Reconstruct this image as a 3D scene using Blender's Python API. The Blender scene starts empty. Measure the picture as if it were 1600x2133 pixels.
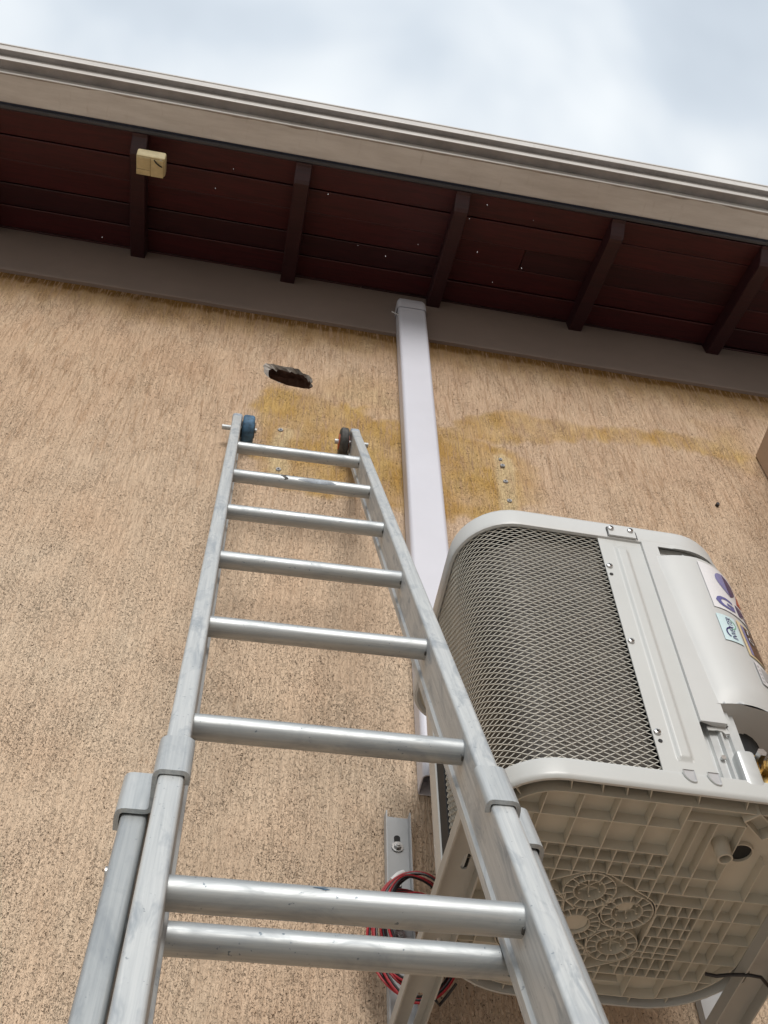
import bpy, bmesh, math, random
import numpy as np
from mathutils import Vector, Matrix
from mathutils.geometry import delaunay_2d_cdt
from mathutils import noise as mnoise

random.seed(7)
rng = np.random.default_rng(7)
scene = bpy.context.scene
COL = scene.collection
H = 1.55                      # camera height above the yard

# ------------------------------------------------------------------ camera
cam_d = bpy.data.cameras.new('camera')
cam = bpy.data.objects.new('camera', cam_d)
COL.objects.link(cam)
R = ((0.98312, -0.18256, -0.01190), (0.14432, 0.81387, -0.56284), (0.11244, 0.55162, 0.82648))
cam.matrix_world = Matrix(((R[0][0], -R[1][0], -R[2][0], 0), (R[0][1], -R[1][1], -R[2][1], 0),
                           (R[0][2], -R[1][2], -R[2][2], H), (0, 0, 0, 1)))
cam_d.sensor_fit = 'VERTICAL'
cam_d.sensor_height = 36
cam_d.lens = 40.78
cam_d.clip_start = 0.02
cam_d.clip_end = 500
scene.camera = cam

# ------------------------------------------------------------------ sky, sun, exposure
SUN_EL, SUN_AZ = math.radians(27), math.radians(181)      # azimuth clockwise from +Y
world = bpy.data.worlds.new('World')
scene.world = world
world.use_nodes = True
nt = world.node_tree
nt.nodes.clear()
N = lambda t: nt.nodes.new(t)
out = N('ShaderNodeOutputWorld'); bg = N('ShaderNodeBackground')
sky = N('ShaderNodeTexSky'); sky.sky_type = 'NISHITA'; sky.sun_disc = False
sky.sun_elevation = SUN_EL; sky.sun_rotation = SUN_AZ; sky.air_density = 1.2; sky.dust_density = 1.0
tc = N('ShaderNodeTexCoord')
mp = N('ShaderNodeMapping'); mp.inputs['Location'].default_value = (1.0524, -3.5120, 4.4485); mp.inputs['Scale'].default_value = (1, 1, 1)
n1 = N('ShaderNodeTexNoise'); n1.inputs['Scale'].default_value = 3.379; n1.inputs['Detail'].default_value = 4; n1.inputs['Roughness'].default_value = 0.45; n1.inputs['Distortion'].default_value = 0.25
r1 = N('ShaderNodeValToRGB')
r1.color_ramp.elements[0].position = 0.38; r1.color_ramp.elements[0].color = (3.5, 3.92, 4.38, 1)
r1.color_ramp.elements[1].position = 0.62; r1.color_ramp.elements[1].color = (5.85, 6.1, 6.25, 1)
e = r1.color_ramp.elements.new(0.5); e.color = (4.3, 4.72, 5.15, 1)
mx = N('ShaderNodeMix'); mx.data_type = 'RGBA'; mx.inputs[0].default_value = 0.9
nt.links.new(tc.outputs['Generated'], mp.inputs['Vector']); nt.links.new(mp.outputs[0], n1.inputs['Vector'])
nt.links.new(n1.outputs[0], r1.inputs[0])
nt.links.new(sky.outputs[0], mx.inputs[6]); nt.links.new(r1.outputs[0], mx.inputs[7])
# overcast luminance distribution: the zenith about three times the horizon
sx = N('ShaderNodeSeparateXYZ'); nt.links.new(tc.outputs['Generated'], sx.inputs[0])
mr = N('ShaderNodeMapRange'); mr.inputs['From Min'].default_value = 0; mr.inputs['From Max'].default_value = 1
mr.inputs['To Min'].default_value = 0.5; mr.inputs['To Max'].default_value = 1.0
nt.links.new(sx.outputs['Z'], mr.inputs['Value'])
mu = N('ShaderNodeMix'); mu.data_type = 'RGBA'; mu.blend_type = 'MULTIPLY'; mu.inputs[0].default_value = 1
nt.links.new(mx.outputs[2], mu.inputs[6]); nt.links.new(mr.outputs[0], mu.inputs[7])
nt.links.new(mu.outputs[2], bg.inputs['Color'])
bg.inputs['Strength'].default_value = 0.1
nt.links.new(bg.outputs[0], out.inputs['Surface'])

sun_d = bpy.data.lights.new('sun', 'SUN')
sun_d.energy = 1.5; sun_d.angle = math.radians(28); sun_d.color = (1.0, 0.97, 0.925)
sun = bpy.data.objects.new('sun', sun_d)
COL.objects.link(sun)
sdir = Vector((math.sin(SUN_AZ) * math.cos(SUN_EL), math.cos(SUN_AZ) * math.cos(SUN_EL), math.sin(SUN_EL)))
sun.rotation_euler = sdir.to_track_quat('Z', 'Y').to_euler()
sun.location = sdir * 20

scene.view_settings.view_transform = 'Standard'
scene.view_settings.look = 'None'
scene.view_settings.exposure = 0.85
scene.view_settings.gamma = 1
scene.view_settings.use_curve_mapping = False
scene.render.engine = 'CYCLES'
scene.cycles.max_bounces = 8
scene.cycles.diffuse_bounces = 5

# ------------------------------------------------------------------ materials
def new_mat(name, color, rough=0.6, metal=0.0, coat=0.0):
    m = bpy.data.materials.new(name); m.use_nodes = True
    b = m.node_tree.nodes['Principled BSDF']
    b.inputs['Base Color'].default_value = (*color, 1)
    b.inputs['Roughness'].default_value = rough
    b.inputs['Metallic'].default_value = metal
    if coat: b.inputs['Coat Weight'].default_value = coat; b.inputs['Coat Roughness'].default_value = 0.12
    return m

def nodes(m):
    t = m.node_tree
    return t, t.nodes['Principled BSDF'], t.nodes.new, t.links.new

def coords(m, scale=(1, 1, 1), kind='Object', rot=(0, 0, 0)):
    t, b, nn, ln = nodes(m)
    c = nn('ShaderNodeTexCoord'); p = nn('ShaderNodeMapping')
    p.inputs['Scale'].default_value = scale; p.inputs['Rotation'].default_value = rot
    ln(c.outputs[kind], p.inputs['Vector'])
    return p.outputs[0]

def tex_noise(m, vec, scale, detail=3, rough=0.5, dist=0.0):
    t, b, nn, ln = nodes(m)
    n = nn('ShaderNodeTexNoise'); n.inputs['Scale'].default_value = scale; n.inputs['Detail'].default_value = detail
    n.inputs['Roughness'].default_value = rough; n.inputs['Distortion'].default_value = dist
    ln(vec, n.inputs['Vector'])
    return n.outputs[0]

def ramp(m, val, stops):
    t, b, nn, ln = nodes(m)
    r = nn('ShaderNodeValToRGB')
    while len(r.color_ramp.elements) < len(stops): r.color_ramp.elements.new(0.5)
    for el, (p, c) in zip(r.color_ramp.elements, stops):
        el.position = p; el.color = (*c, 1) if len(c) == 3 else c
    ln(val, r.inputs[0])
    return r.outputs[0]

def g(v): return (v, v, v)

def mixc(m, fac, a, b_, mode='MIX'):
    t, b, nn, ln = nodes(m)
    x = nn('ShaderNodeMix'); x.data_type = 'RGBA'; x.blend_type = mode
    for s, i in ((fac, 0), (a, 6), (b_, 7)):
        if isinstance(s, (int, float)): x.inputs[i].default_value = s
        elif isinstance(s, tuple): x.inputs[i].default_value = (*s, 1) if len(s) == 3 else s
        else: ln(s, x.inputs[i])
    return x.outputs[2]

def math_n(m, op, a, b_=None):
    t, b, nn, ln = nodes(m)
    x = nn('ShaderNodeMath'); x.operation = op
    for s, i in ((a, 0), (b_, 1)):
        if s is None: continue
        if isinstance(s, (int, float)): x.inputs[i].default_value = s
        else: ln(s, x.inputs[i])
    return x.outputs[0]

def bump(m, h, strength=0.5, dist=0.002, normal=None):
    t, b, nn, ln = nodes(m)
    x = nn('ShaderNodeBump'); x.inputs['Strength'].default_value = strength; x.inputs['Distance'].default_value = dist
    ln(h, x.inputs['Height'])
    if normal is not None: ln(normal, x.inputs['Normal'])
    return x.outputs[0]

def wire(m, sock, out_):
    m.node_tree.links.new(out_, m.node_tree.nodes['Principled BSDF'].inputs[sock])

def simple(name, color, rough=0.6, metal=0, var=0.12, scale=30, bscale=0, bstr=0.2, bdist=0.001, coat=0, detail=3):
    """base colour with soft uneven dirt and an optional fine relief"""
    m = new_mat(name, color, rough, metal, coat)
    v = coords(m)
    n = tex_noise(m, v, scale, detail, 0.6)
    lo = tuple(c * (1 - var) for c in color); hi = tuple(min(1, c * (1 + var)) for c in color)
    wire(m, 'Base Color', ramp(m, n, [(0.3, lo), (0.7, hi)]))
    if bscale:
        wire(m, 'Normal', bump(m, tex_noise(m, v, bscale, 2), bstr, bdist))
    return m

M = {}
def stucco():
    m = new_mat('scratched_stucco', (0.5, 0.35, 0.22), 0.92)
    t, b, nn, ln = nodes(m)
    b.inputs['Specular IOR Level'].default_value = 0.15
    v = coords(m, (1, 1, 0.62))
    v2 = coords(m, (1, 1, 0.75))
    vl = coords(m, (1, 1, 0.16))
    drag = tex_noise(m, vl, 190, 3, 0.6, 0.6)                 # long trowel drags
    worm = tex_noise(m, v, 340, 2, 0.6, 1.3)                  # scratched worms
    grain = tex_noise(m, v2, 520, 2, 0.6, 0.6)
    broad = tex_noise(m, coords(m, (1, 1, 0.6)), 3.2, 4, 0.6, 0.5)
    mid = tex_noise(m, coords(m, (1, 1, 0.4)), 16, 3, 0.6, 0.3)
    zone = tex_noise(m, coords(m, (1, 1, 0.45)), 13, 4, 0.7, 0.5)
    st = nn('ShaderNodeAttribute'); st.attribute_name = 'stain'
    dk = nn('ShaderNodeAttribute'); dk.attribute_name = 'damp_shade'
    pale = nn('ShaderNodeAttribute'); pale.attribute_name = 'pale'
    # paint colours: peach cream with slightly pinker and paler passages
    base = ramp(m, broad, [(0.28, (0.685, 0.490, 0.340)), (0.5, (0.715, 0.550, 0.400)), (0.72, (0.735, 0.595, 0.450))])
    base = mixc(m, ramp(m, mid, [(0.35, g(0)), (0.7, g(0.45))]), base, (0.70, 0.52, 0.375))
    stn = ramp(m, mid, [(0.3, (0.46, 0.262, 0.072)), (0.7, (0.61, 0.41, 0.165))])
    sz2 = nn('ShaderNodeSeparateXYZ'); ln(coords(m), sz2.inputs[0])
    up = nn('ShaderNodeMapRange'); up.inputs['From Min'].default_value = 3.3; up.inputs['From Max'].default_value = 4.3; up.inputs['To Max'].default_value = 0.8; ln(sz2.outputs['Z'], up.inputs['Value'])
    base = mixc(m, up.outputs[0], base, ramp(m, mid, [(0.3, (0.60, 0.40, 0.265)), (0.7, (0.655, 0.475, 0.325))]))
    base = mixc(m, st.outputs['Fac'], base, stn)
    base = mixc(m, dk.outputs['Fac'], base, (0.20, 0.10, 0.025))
    base = mixc(m, pale.outputs['Fac'], base, (0.68, 0.53, 0.29))
    # small dark specks coloured into the pits, more of them where the coat was scratched hard
    dens = ramp(m, zone, [(0.36, g(0.085)), (0.62, g(0.015))])
    pitv = math_n(m, 'ADD', worm, dens)
    sepz = nn('ShaderNodeSeparateXYZ'); ln(coords(m), sepz.inputs[0])
    hi = nn('ShaderNodeMapRange'); hi.inputs['From Min'].default_value = 3.3; hi.inputs['From Max'].default_value = 4.1; ln(sepz.outputs['Z'], hi.inputs['Value'])
    pitv = math_n(m, 'ADD', pitv, math_n(m, 'MULTIPLY', hi.outputs[0], 0.02))
    pull = tex_noise(m, coords(m, (1, 1, 0.07)), 135, 4, 0.70, 0.8)    # long pulls of the trowel, stronger high up
    pulls = math_n(m, 'SUBTRACT', pull, math_n(m, 'MULTIPLY', hi.outputs[0], 0.035))
    pitm = ramp(m, pitv, [(0.350, g(1)), (0.378, g(0))])
    streak = math_n(m, 'MAXIMUM', ramp(m, drag, [(0.32, g(0.36)), (0.42, g(0))]), math_n(m, 'MULTIPLY', ramp(m, pulls, [(0.36, g(0.75)), (0.45, g(0))]), math_n(m, 'ADD', math_n(m, 'MULTIPLY', hi.outputs[0], 0.8), 0.2)))
    tone = mixc(m, streak, base, (0.44, 0.285, 0.18))
    tone = mixc(m, pitm, tone, (0.115, 0.065, 0.038))
    wire(m, 'Base Color', tone)
    h = math_n(m, 'ADD', ramp(m, pitv, [(0.30, g(0)), (0.5, g(1))]), math_n(m, 'MULTIPLY', drag, 1.3))
    h = math_n(m, 'ADD', h, math_n(m, 'ADD', math_n(m, 'MULTIPLY', grain, 0.4), math_n(m, 'MULTIPLY', pulls, 1.6)))
    wire(m, 'Normal', bump(m, h, 1.0, 0.0046))
    return m
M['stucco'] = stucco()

def smooth_plaster(name, c, var=0.1):
    m = new_mat(name, c, 0.85)
    v = coords(m)
    a = tex_noise(m, v, 2.5, 5, 0.6); f = tex_noise(m, v, 40, 3)
    wire(m, 'Base Color', mixc(m, ramp(m, f, [(0.3, g(0)), (0.8, g(0.4))]), ramp(m, a, [(0.3, tuple(x * (1 - var) for x in c)), (0.7, tuple(x * (1 + var) for x in c))]), tuple(x * 0.85 for x in c)))
    wire(m, 'Normal', bump(m, tex_noise(m, v, 120, 3), 0.25, 0.001))
    return m
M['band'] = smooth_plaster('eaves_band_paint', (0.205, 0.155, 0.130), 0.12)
M['side'] = smooth_plaster('boundary_render', (0.42, 0.29, 0.2))
M['lining'] = simple('broken_mortar', (0.36, 0.33, 0.30), 0.95, 0, 0.35, 60, 90, 0.9, 0.004)
M['cavity'] = simple('hollow_clay', (0.24, 0.145, 0.11), 0.95, 0, 0.4, 40, 60, 0.8, 0.004)

def wood(name, c0, c1):
    m = new_mat(name, c0, 0.55)
    v = coords(m, (1.2, 16, 16))
    a = tex_noise(m, v, 5, 5, 0.65, 1.2); f = tex_noise(m, coords(m, (6, 120, 120)), 5, 3)
    w = math_n(m, 'ADD', math_n(m, 'MULTIPLY', a, 0.7), math_n(m, 'MULTIPLY', f, 0.3))
    wire(m, 'Base Color', ramp(m, w, [(0.32, c0), (0.68, c1)]))
    wire(m, 'Normal', bump(m, f, 0.3, 0.001))
    return m
M['board'] = wood('red_brown_board', (0.0211, 0.0024, 0.0042), (0.0658, 0.0060, 0.0082))
M['board_dark'] = wood('maroon_board', (0.0138, 0.0023, 0.0044), (0.0424, 0.0047, 0.0075))
M['board_red'] = wood('brighter_red_board', (0.0296, 0.0030, 0.0042), (0.0870, 0.0077, 0.0090))
M['rafter'] = wood('dark_rafter_wood', (0.0148, 0.0026, 0.0046), (0.0351, 0.0047, 0.0071))
M['fascia'] = wood('grey_weathered_fascia', (0.0259, 0.0259, 0.0326), (0.0444, 0.0429, 0.0488))
M['bitumen'] = simple('navy_sealant', (0.018, 0.022, 0.045), 0.5)

def gutter_mat():
    m = new_mat('painted_gutter', (0.6, 0.58, 0.56), 0.45)
    v = coords(m)
    a = tex_noise(m, coords(m, (1.0, 6, 6)), 6, 5, 0.65)
    s = tex_noise(m, coords(m, (14, 3, 3)), 4, 3, 0.6)
    c = ramp(m, a, [(0.3, (0.43, 0.40, 0.375)), (0.65, (0.54, 0.515, 0.49))])
    c = mixc(m, ramp(m, s, [(0.62, g(0)), (0.74, g(0.35))]), c, (0.33, 0.28, 0.24))
    wire(m, 'Base Color', c)
    return m
M['gutter'] = gutter_mat()
M['groove_shade'] = simple('grey_gutter_shade', (0.235, 0.222, 0.22), 0.65, 0, 0.22, 14, detail=5)
M['gutter_stain'] = simple('gutter_water_mark', (0.27, 0.23, 0.2), 0.6, 0, 0.25, 20)

M['pipe'] = simple('lilac_white_pipe', (0.569, 0.569, 0.627), 0.42, 0, 0.035, 6, coat=0.1)

def alu(name, tint=1.0, along='Z', scuff=0.45, spots=0.5, metal=0.75):
    m = new_mat(name, (0.7, 0.71, 0.72), 0.42, metal)
    s = {'Z': (60, 60, 1.6), 'X': (1.6, 60, 60)}[along]
    long_ = tex_noise(m, coords(m, s), 4, 4, 0.65, 0.4)
    blot = tex_noise(m, coords(m, {'Z': (1.6, 1.6, 0.5), 'X': (0.6, 1.6, 1.6)}[along]), 26, 4, 0.68, 0.8)
    sp = tex_noise(m, coords(m), 210, 2, 0.5)
    c = ramp(m, long_, [(0.28, tuple(x * tint for x in (0.50, 0.53, 0.55))), (0.55, tuple(x * tint for x in (0.66, 0.685, 0.69))), (0.8, tuple(min(1, x * tint) for x in (0.76, 0.775, 0.77)))])
    c = mixc(m, ramp(m, blot, [(0.5, g(0)), (0.68, g(scuff))]), c, tuple(x * tint for x in (0.36, 0.40, 0.44)))
    c = mixc(m, ramp(m, sp, [(0.255, g(spots)), (0.30, g(0))]), c, (0.10, 0.13, 0.16))
    wire(m, 'Base Color', c)
    wire(m, 'Roughness', ramp(m, blot, [(0.3, g(0.40)), (0.7, g(0.60))]))
    wire(m, 'Normal', bump(m, math_n(m, 'ADD', long_, math_n(m, 'MULTIPLY', blot, 0.6)), 0.16, 0.0008))
    return m
M['rail'] = alu('scuffed_aluminium_rail', 0.77, 'Z', 0.85, 0.5, 0.2)
M['rung'] = alu('rung_aluminium', 0.62, 'X', 0.4, 0.8, 0.7)
M['baserail'] = alu('dull_aluminium_rail', 0.60, 'Z', 0.5, 0.4, 0.5)
M['guide'] = alu('guide_aluminium', 0.74, 'Z', 0.4, 0.3, 0.5)
M['blue'] = simple('worn_blue_rubber', (0.055, 0.13, 0.22), 0.7, 0, 0.55, 60, 90, 0.5, 0.002)
M['tyre'] = simple('dirty_black_rubber', (0.055, 0.053, 0.05), 0.7, 0, 0.5, 90, 120, 0.5, 0.002)
M['hub'] = simple('orange_hub', (0.48, 0.09, 0.03), 0.5)
M['capgrey'] = simple('grey_blue_cap', (0.33, 0.37, 0.42), 0.6, 0, 0.35, 70)

M['ac'] = simple('off_white_enamel', (0.512, 0.520, 0.508), 0.38, 0, 0.03, 7, coat=0.15)
M['acplastic'] = simple('off_white_plastic', (0.530, 0.536, 0.530), 0.42, 0, 0.03, 6)
M['under'] = simple('bounce_tinted_plastic', (0.545, 0.510, 0.435), 0.5, 0, 0.04, 12)  # off-white plastic with the wall's warm bounce tinted into the colour
M['wire'] = simple('coated_wire_mesh', (0.722, 0.697, 0.628), 0.40, 0.0, 0.08, 50)
M['black'] = simple('black_foam', (0.012, 0.013, 0.014), 0.75)
M['dark'] = simple('dark_interior', (0.03, 0.03, 0.03), 0.9)
M['screw'] = simple('zinc_screw', (0.55, 0.55, 0.55), 0.28, 1.0, 0.2, 200)
M['brass'] = simple('brass', (0.48, 0.33, 0.13), 0.32, 1.0, 0.25, 80)
M['galv'] = simple('galvanised_sheet', (0.544, 0.561, 0.561), 0.32, 0.25, 0.12, 25)
M['bracket'] = simple('grey_bracket_paint', (0.451, 0.459, 0.467), 0.45, 0, 0.06, 14)
M['armpaint'] = simple('cream_grey_bracket_paint', (0.410, 0.402, 0.377), 0.5, 0, 0.06, 14)
M['redpvc'] = simple('red_pvc', (0.36, 0.010, 0.018), 0.5, 0, 0.2, 40)
M['blackpvc'] = simple('black_pvc', (0.014, 0.012, 0.014), 0.35)
M['tie'] = simple('white_tape', (0.75, 0.75, 0.75), 0.5)
M['plug'] = simple('grey_nylon_plug', (0.33, 0.34, 0.36), 0.55, 0, 0.2, 200)
M['cream'] = simple('yellowed_cream_plastic', (0.50, 0.42, 0.24), 0.6, 0, 0.15, 40)
M['yard'] = simple('yard_concrete', (0.52, 0.49, 0.44), 0.9, 0, 0.3, 3, 60, 0.3, 0.004)
M['tile'] = simple('clay_roof', (0.33, 0.13, 0.07), 0.8, 0, 0.3, 5)
M['white'] = simple('sticker_white', (0.80, 0.80, 0.83), 0.25, 0, 0.01, 5, coat=0.4)
M['cyan'] = simple('sticker_pale_cyan', (0.62, 0.78, 0.82), 0.25, 0, 0.02, 30, coat=0.4)
M['navy'] = simple('ink_navy', (0.03, 0.025, 0.14), 0.22, 0, 0.1, 30, coat=0.6)
M['lilac'] = simple('ink_navy_lilac_sheen', (0.24, 0.25, 0.50), 0.22, 0, 0.05, 30, coat=0.6)
M['logo_sheen'] = simple('ink_navy_sheen', (0.13, 0.14, 0.36), 0.22, 0, 0.05, 30, coat=0.6)  # navy logo ink lightened by a painted sky reflection
M['red'] = simple('ink_red', (0.55, 0.06, 0.03), 0.25, coat=0.4)
M['green'] = simple('ink_green', (0.20, 0.46, 0.30), 0.3, coat=0.4)
M['peach'] = simple('sticker_cream', (0.80, 0.66, 0.42), 0.3, 0, 0.05, 20, coat=0.4)
M['inkblack'] = simple('ink_black', (0.015, 0.014, 0.02), 0.2, 0, 0.3, 60, coat=0.6)
M['inkbrown'] = simple('ink_brown', (0.10, 0.05, 0.03), 0.2, 0, 0.6, 90, coat=0.6)
M['inkgrey'] = simple('ink_grey', (0.42, 0.42, 0.43), 0.4)
def coil_mat():
    m = new_mat('condenser_fins', (0.16, 0.14, 0.115), 0.45, 0.3)
    t, b, nn, ln = nodes(m)
    w = nn('ShaderNodeTexWave'); w.wave_type = 'BANDS'; w.bands_direction = 'Z'
    w.inputs['Scale'].default_value = 55; w.inputs['Distortion'].default_value = 1.2; w.inputs['Detail'].default_value = 2
    ln(coords(m), w.inputs['Vector'])
    fine = tex_noise(m, coords(m, (1, 1, 0.02)), 900, 2)
    big = tex_noise(m, coords(m), 14, 3)
    c = ramp(m, fine, [(0.35, (0.016, 0.0125, 0.0095)), (0.65, (0.062, 0.050, 0.037))])
    c = mixc(m, ramp(m, big, [(0.4, g(0)), (0.7, g(0.4))]), c, (0.045, 0.036, 0.028))
    wire(m, 'Base Color', c)
    wire(m, 'Normal', bump(m, math_n(m, 'ADD', fine, math_n(m, 'MULTIPLY', w.outputs[0], 0.5)), 0.6, 0.001))
    return m
M['coil'] = coil_mat()

# ------------------------------------------------------------------ mesh helpers
class MB:
    """collects geometry (coordinates relative to the camera height unless local=True) and links it as ONE mesh object"""
    def __init__(self): self.v = []; self.f = []; self.s = []; self.mi = []; self.cur = 0
    def add(self, vs, fs, smooth=False):
        o = len(self.v); self.v += [tuple(p) for p in vs]
        for f in fs: self.f.append(tuple(i + o for i in f)); self.s.append(smooth); self.mi.append(self.cur)
        return self
    def box(self, a, b):
        x0, y0, z0 = a; x1, y1, z1 = b
        return self.add([(x0, y0, z0), (x1, y0, z0), (x1, y1, z0), (x0, y1, z0), (x0, y0, z1), (x1, y0, z1), (x1, y1, z1), (x0, y1, z1)],
                 [(0, 3, 2, 1), (4, 5, 6, 7), (0, 1, 5, 4), (1, 2, 6, 5), (2, 3, 7, 6), (3, 0, 4, 7)])
    def cbox(self, a, b, c=0.002):
        """box with chamfered edges"""
        bm = bmesh.new()
        bmesh.ops.create_cube(bm, size=1)
        for v in bm.verts:
            v.co = Vector([(a[i] + b[i]) / 2 + v.co[i] * (b[i] - a[i]) for i in range(3)])
        bmesh.ops.bevel(bm, geom=list(bm.edges), offset=c, segments=2, affect='EDGES', profile=0.5)
        return self.bm(bm, True)
    def bm(self, bm, smooth=False):
        bm.verts.index_update()
        self.add([v.co[:] for v in bm.verts], [[v.index for v in f.verts] for f in bm.faces], smooth)
        bm.free(); return self
    def prism(self, prof, d0, d1, fn, smooth=False, caps=True):
        """2-D outline extruded from d0 to d1; fn(a, b, d) -> xyz"""
        n = len(prof)
        vs = [fn(a, b, d0) for a, b in prof] + [fn(a, b, d1) for a, b in prof]
        fs = [(i, (i + 1) % n, n + (i + 1) % n, n + i) for i in range(n)]
        self.add(vs, fs, smooth)
        if caps:
            self.add(vs[:n], [tuple(range(n))[::-1]]); self.add(vs[n:], [tuple(range(n))])
        return self
    def loft(self, loops, closed=True, cap0=False, cap1=False, smooth=True):
        n = len(loops[0]); vs = [p for l in loops for p in l]; fs = []
        for k in range(len(loops) - 1):
            for i in range(n if closed else n - 1):
                j = (i + 1) % n
                fs.append((k * n + i, k * n + j, (k + 1) * n + j, (k + 1) * n + i))
        self.add(vs, fs, smooth)
        if cap0: self.add(loops[0], [tuple(range(n))[::-1]])
        if cap1: self.add(loops[-1], [tuple(range(n))])
        return self
    def tube(self, pts, r, n=8, caps=True, smooth=True, phase=0.0):
        P = [Vector(p) for p in pts]; loops = []
        up = Vector((0.13, 0.21, 0.97)); 
        t0 = (P[1] - P[0]).normalized()
        nrm = t0.cross(up)
        if nrm.length < 1e-3: nrm = t0.cross(Vector((1, 0, 0)))
        nrm.normalize()
        for i, p in enumerate(P):
            t = (P[min(i + 1, len(P) - 1)] - P[max(i - 1, 0)]).normalized()
            nrm = (nrm - t * nrm.dot(t)).normalized(); bn = t.cross(nrm)
            rr = r[i] if isinstance(r, (list, tuple)) else r
            loops.append([p + (nrm * math.cos(phase + 2 * math.pi * k / n) + bn * math.sin(phase + 2 * math.pi * k / n)) * rr for k in range(n)])
        return self.loft(loops, True, caps, caps, smooth)
    def cyl(self, a, b, r, n=20, caps=True, smooth=True, r2=None):
        return self.tube([a, b], [r, r if r2 is None else r2], n, caps, smooth)
    def rib(self, p, q, th, z0, z1):
        """thin upright wall from p to q (xy)"""
        p = Vector(p); q = Vector(q); d = (q - p)
        if d.length < 1e-6: return self
        d.normalize(); nn = Vector((-d.y, d.x)) * th / 2; p = p - d * th * 0.3; q = q + d * th * 0.3
        c = [p + nn, q + nn, q - nn, p - nn]
        return self.add([(x.x, x.y, z0) for x in c] + [(x.x, x.y, z1) for x in c], [(0, 1, 2, 3), (0, 4, 5, 1), (1, 5, 6, 2), (2, 6, 7, 3), (3, 7, 4, 0)])
    def build(self, name, mat, parent=None, local=False, autosmooth=True):
        me = bpy.data.meshes.new(name)
        off = Vector((0, 0, 0)) if local else Vector((0, 0, H))
        if parent is not None and not local: off = off - root_loc(parent)
        me.from_pydata([(x + off.x, y + off.y, z + off.z) for x, y, z in self.v], [], self.f)
        mats = mat if isinstance(mat, (list, tuple)) else [mat]
        for mm in mats: me.materials.append(mm)
        me.polygons.foreach_set('use_smooth', self.s)
        me.polygons.foreach_set('material_index', self.mi)
        bm = bmesh.new(); bm.from_mesh(me)
        bmesh.ops.remove_doubles(bm, verts=bm.verts, dist=1e-5)
        bmesh.ops.recalc_face_normals(bm, faces=bm.faces)
        for e_ in bm.edges:
            if len(e_.link_faces) == 2 and e_.calc_face_angle(0) > math.radians(42): e_.smooth = False
        bm.to_mesh(me); bm.free()
        me.update()
        o = bpy.data.objects.new(name, me); COL.objects.link(o)
        if any(self.s) and len(me.polygons) < 60000:
            wn = o.modifiers.new('weighted', 'WEIGHTED_NORMAL'); wn.keep_sharp = True; wn.weight = 90
        if parent is not None: o.parent = parent
        return o

def root_loc(o):
    loc = Vector((0, 0, 0))
    while o is not None:
        loc = loc + Vector(o.location); o = o.parent
    return loc

def tag(o, label=None, cat=None, group=None, kind=None):
    if label: o['label'] = label
    if cat: o['category'] = cat
    if group: o['group'] = group
    if kind: o['kind'] = kind
    return o

def thing(name, label, cat, loc, group=None):
    o = bpy.data.objects.new(name, None); COL.objects.link(o)
    o.location = (loc[0], loc[1], loc[2] + H); o.empty_display_size = 0.05
    return tag(o, label, cat, group)

def copy_tree(o, parent=None):
    c = o.copy(); COL.objects.link(c)
    if parent is not None: c.parent = parent
    for ch in list(o.children): copy_tree(ch, c)
    return c

def cut(o, cutters):
    """subtract the cutter meshes from o (plain mesh result)"""
    for c in cutters:
        md = o.modifiers.new('cut', 'BOOLEAN'); md.operation = 'DIFFERENCE'; md.solver = 'EXACT'; md.object = c
    dg = bpy.context.evaluated_depsgraph_get()
    me = bpy.data.meshes.new_from_object(o.evaluated_get(dg))
    o.modifiers.clear(); old = o.data; o.data = me; bpy.data.meshes.remove(old)
    for c in cutters:
        d = c.data; bpy.data.objects.remove(c); bpy.data.meshes.remove(d)
    return o

def arc(cx, cy, r, a0, a1, n):
    return [(cx + r * math.cos(math.radians(a0 + (a1 - a0) * i / n)), cy + r * math.sin(math.radians(a0 + (a1 - a0) * i / n))) for i in range(n + 1)]

def rrect(x0, x1, y0, y1, rf, rb, o=0.0, n=8):
    """rounded rectangle, counter-clockwise from the front left corner's left end; o = outward offset"""
    x0 -= o; x1 += o; y0 -= o; y1 += o; rf = max(rf + o, 0.002); rb = max(rb + o, 0.002)
    return (arc(x0 + rf, y0 + rf, rf, 180, 270, n) + arc(x1 - rf, y0 + rf, rf, 270, 360, n) +
            arc(x1 - rb, y1 - rb, rb, 0, 90, n) + arc(x0 + rb, y1 - rb, rb, 90, 180, n))

def ribbon(path, th):
    """open 2-D path thickened to an outline"""
    P = [Vector(p) for p in path]; L = []; Rr = []
    for i, p in enumerate(P):
        t = (P[min(i + 1, len(P) - 1)] - P[max(i - 1, 0)]).normalized(); n_ = Vector((-t.y, t.x)) * th / 2
        L.append(tuple(p + n_)); Rr.append(tuple(p - n_))
    return L + Rr[::-1]

def fillet(pts, r, n=4):
    """round the inner corners of an open polyline"""
    out_ = [pts[0]]
    for a, b, c in zip(pts, pts[1:], pts[2:]):
        a, b, c = Vector(a), Vector(b), Vector(c)
        d1 = (a - b); d2 = (c - b); rr = min(r, d1.length * 0.49, d2.length * 0.49)
        p, q = b + d1.normalized() * rr, b + d2.normalized() * rr
        for i in range(n + 1):
            t = i / n
            out_.append(tuple((1 - t) ** 2 * p + 2 * t * (1 - t) * b + t * t * q))
    out_.append(pts[-1])
    return out_

# ================================================================== SETTING
YW = 1.472                    # house wall plane
gm = MB(); gm.add([(-60, -60, -H), (60, -60, -H), (60, 60, -H), (-60, 60, -H)], [(0, 1, 2, 3)])
tag(gm.build('ground', M['yard']), kind='structure')

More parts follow.
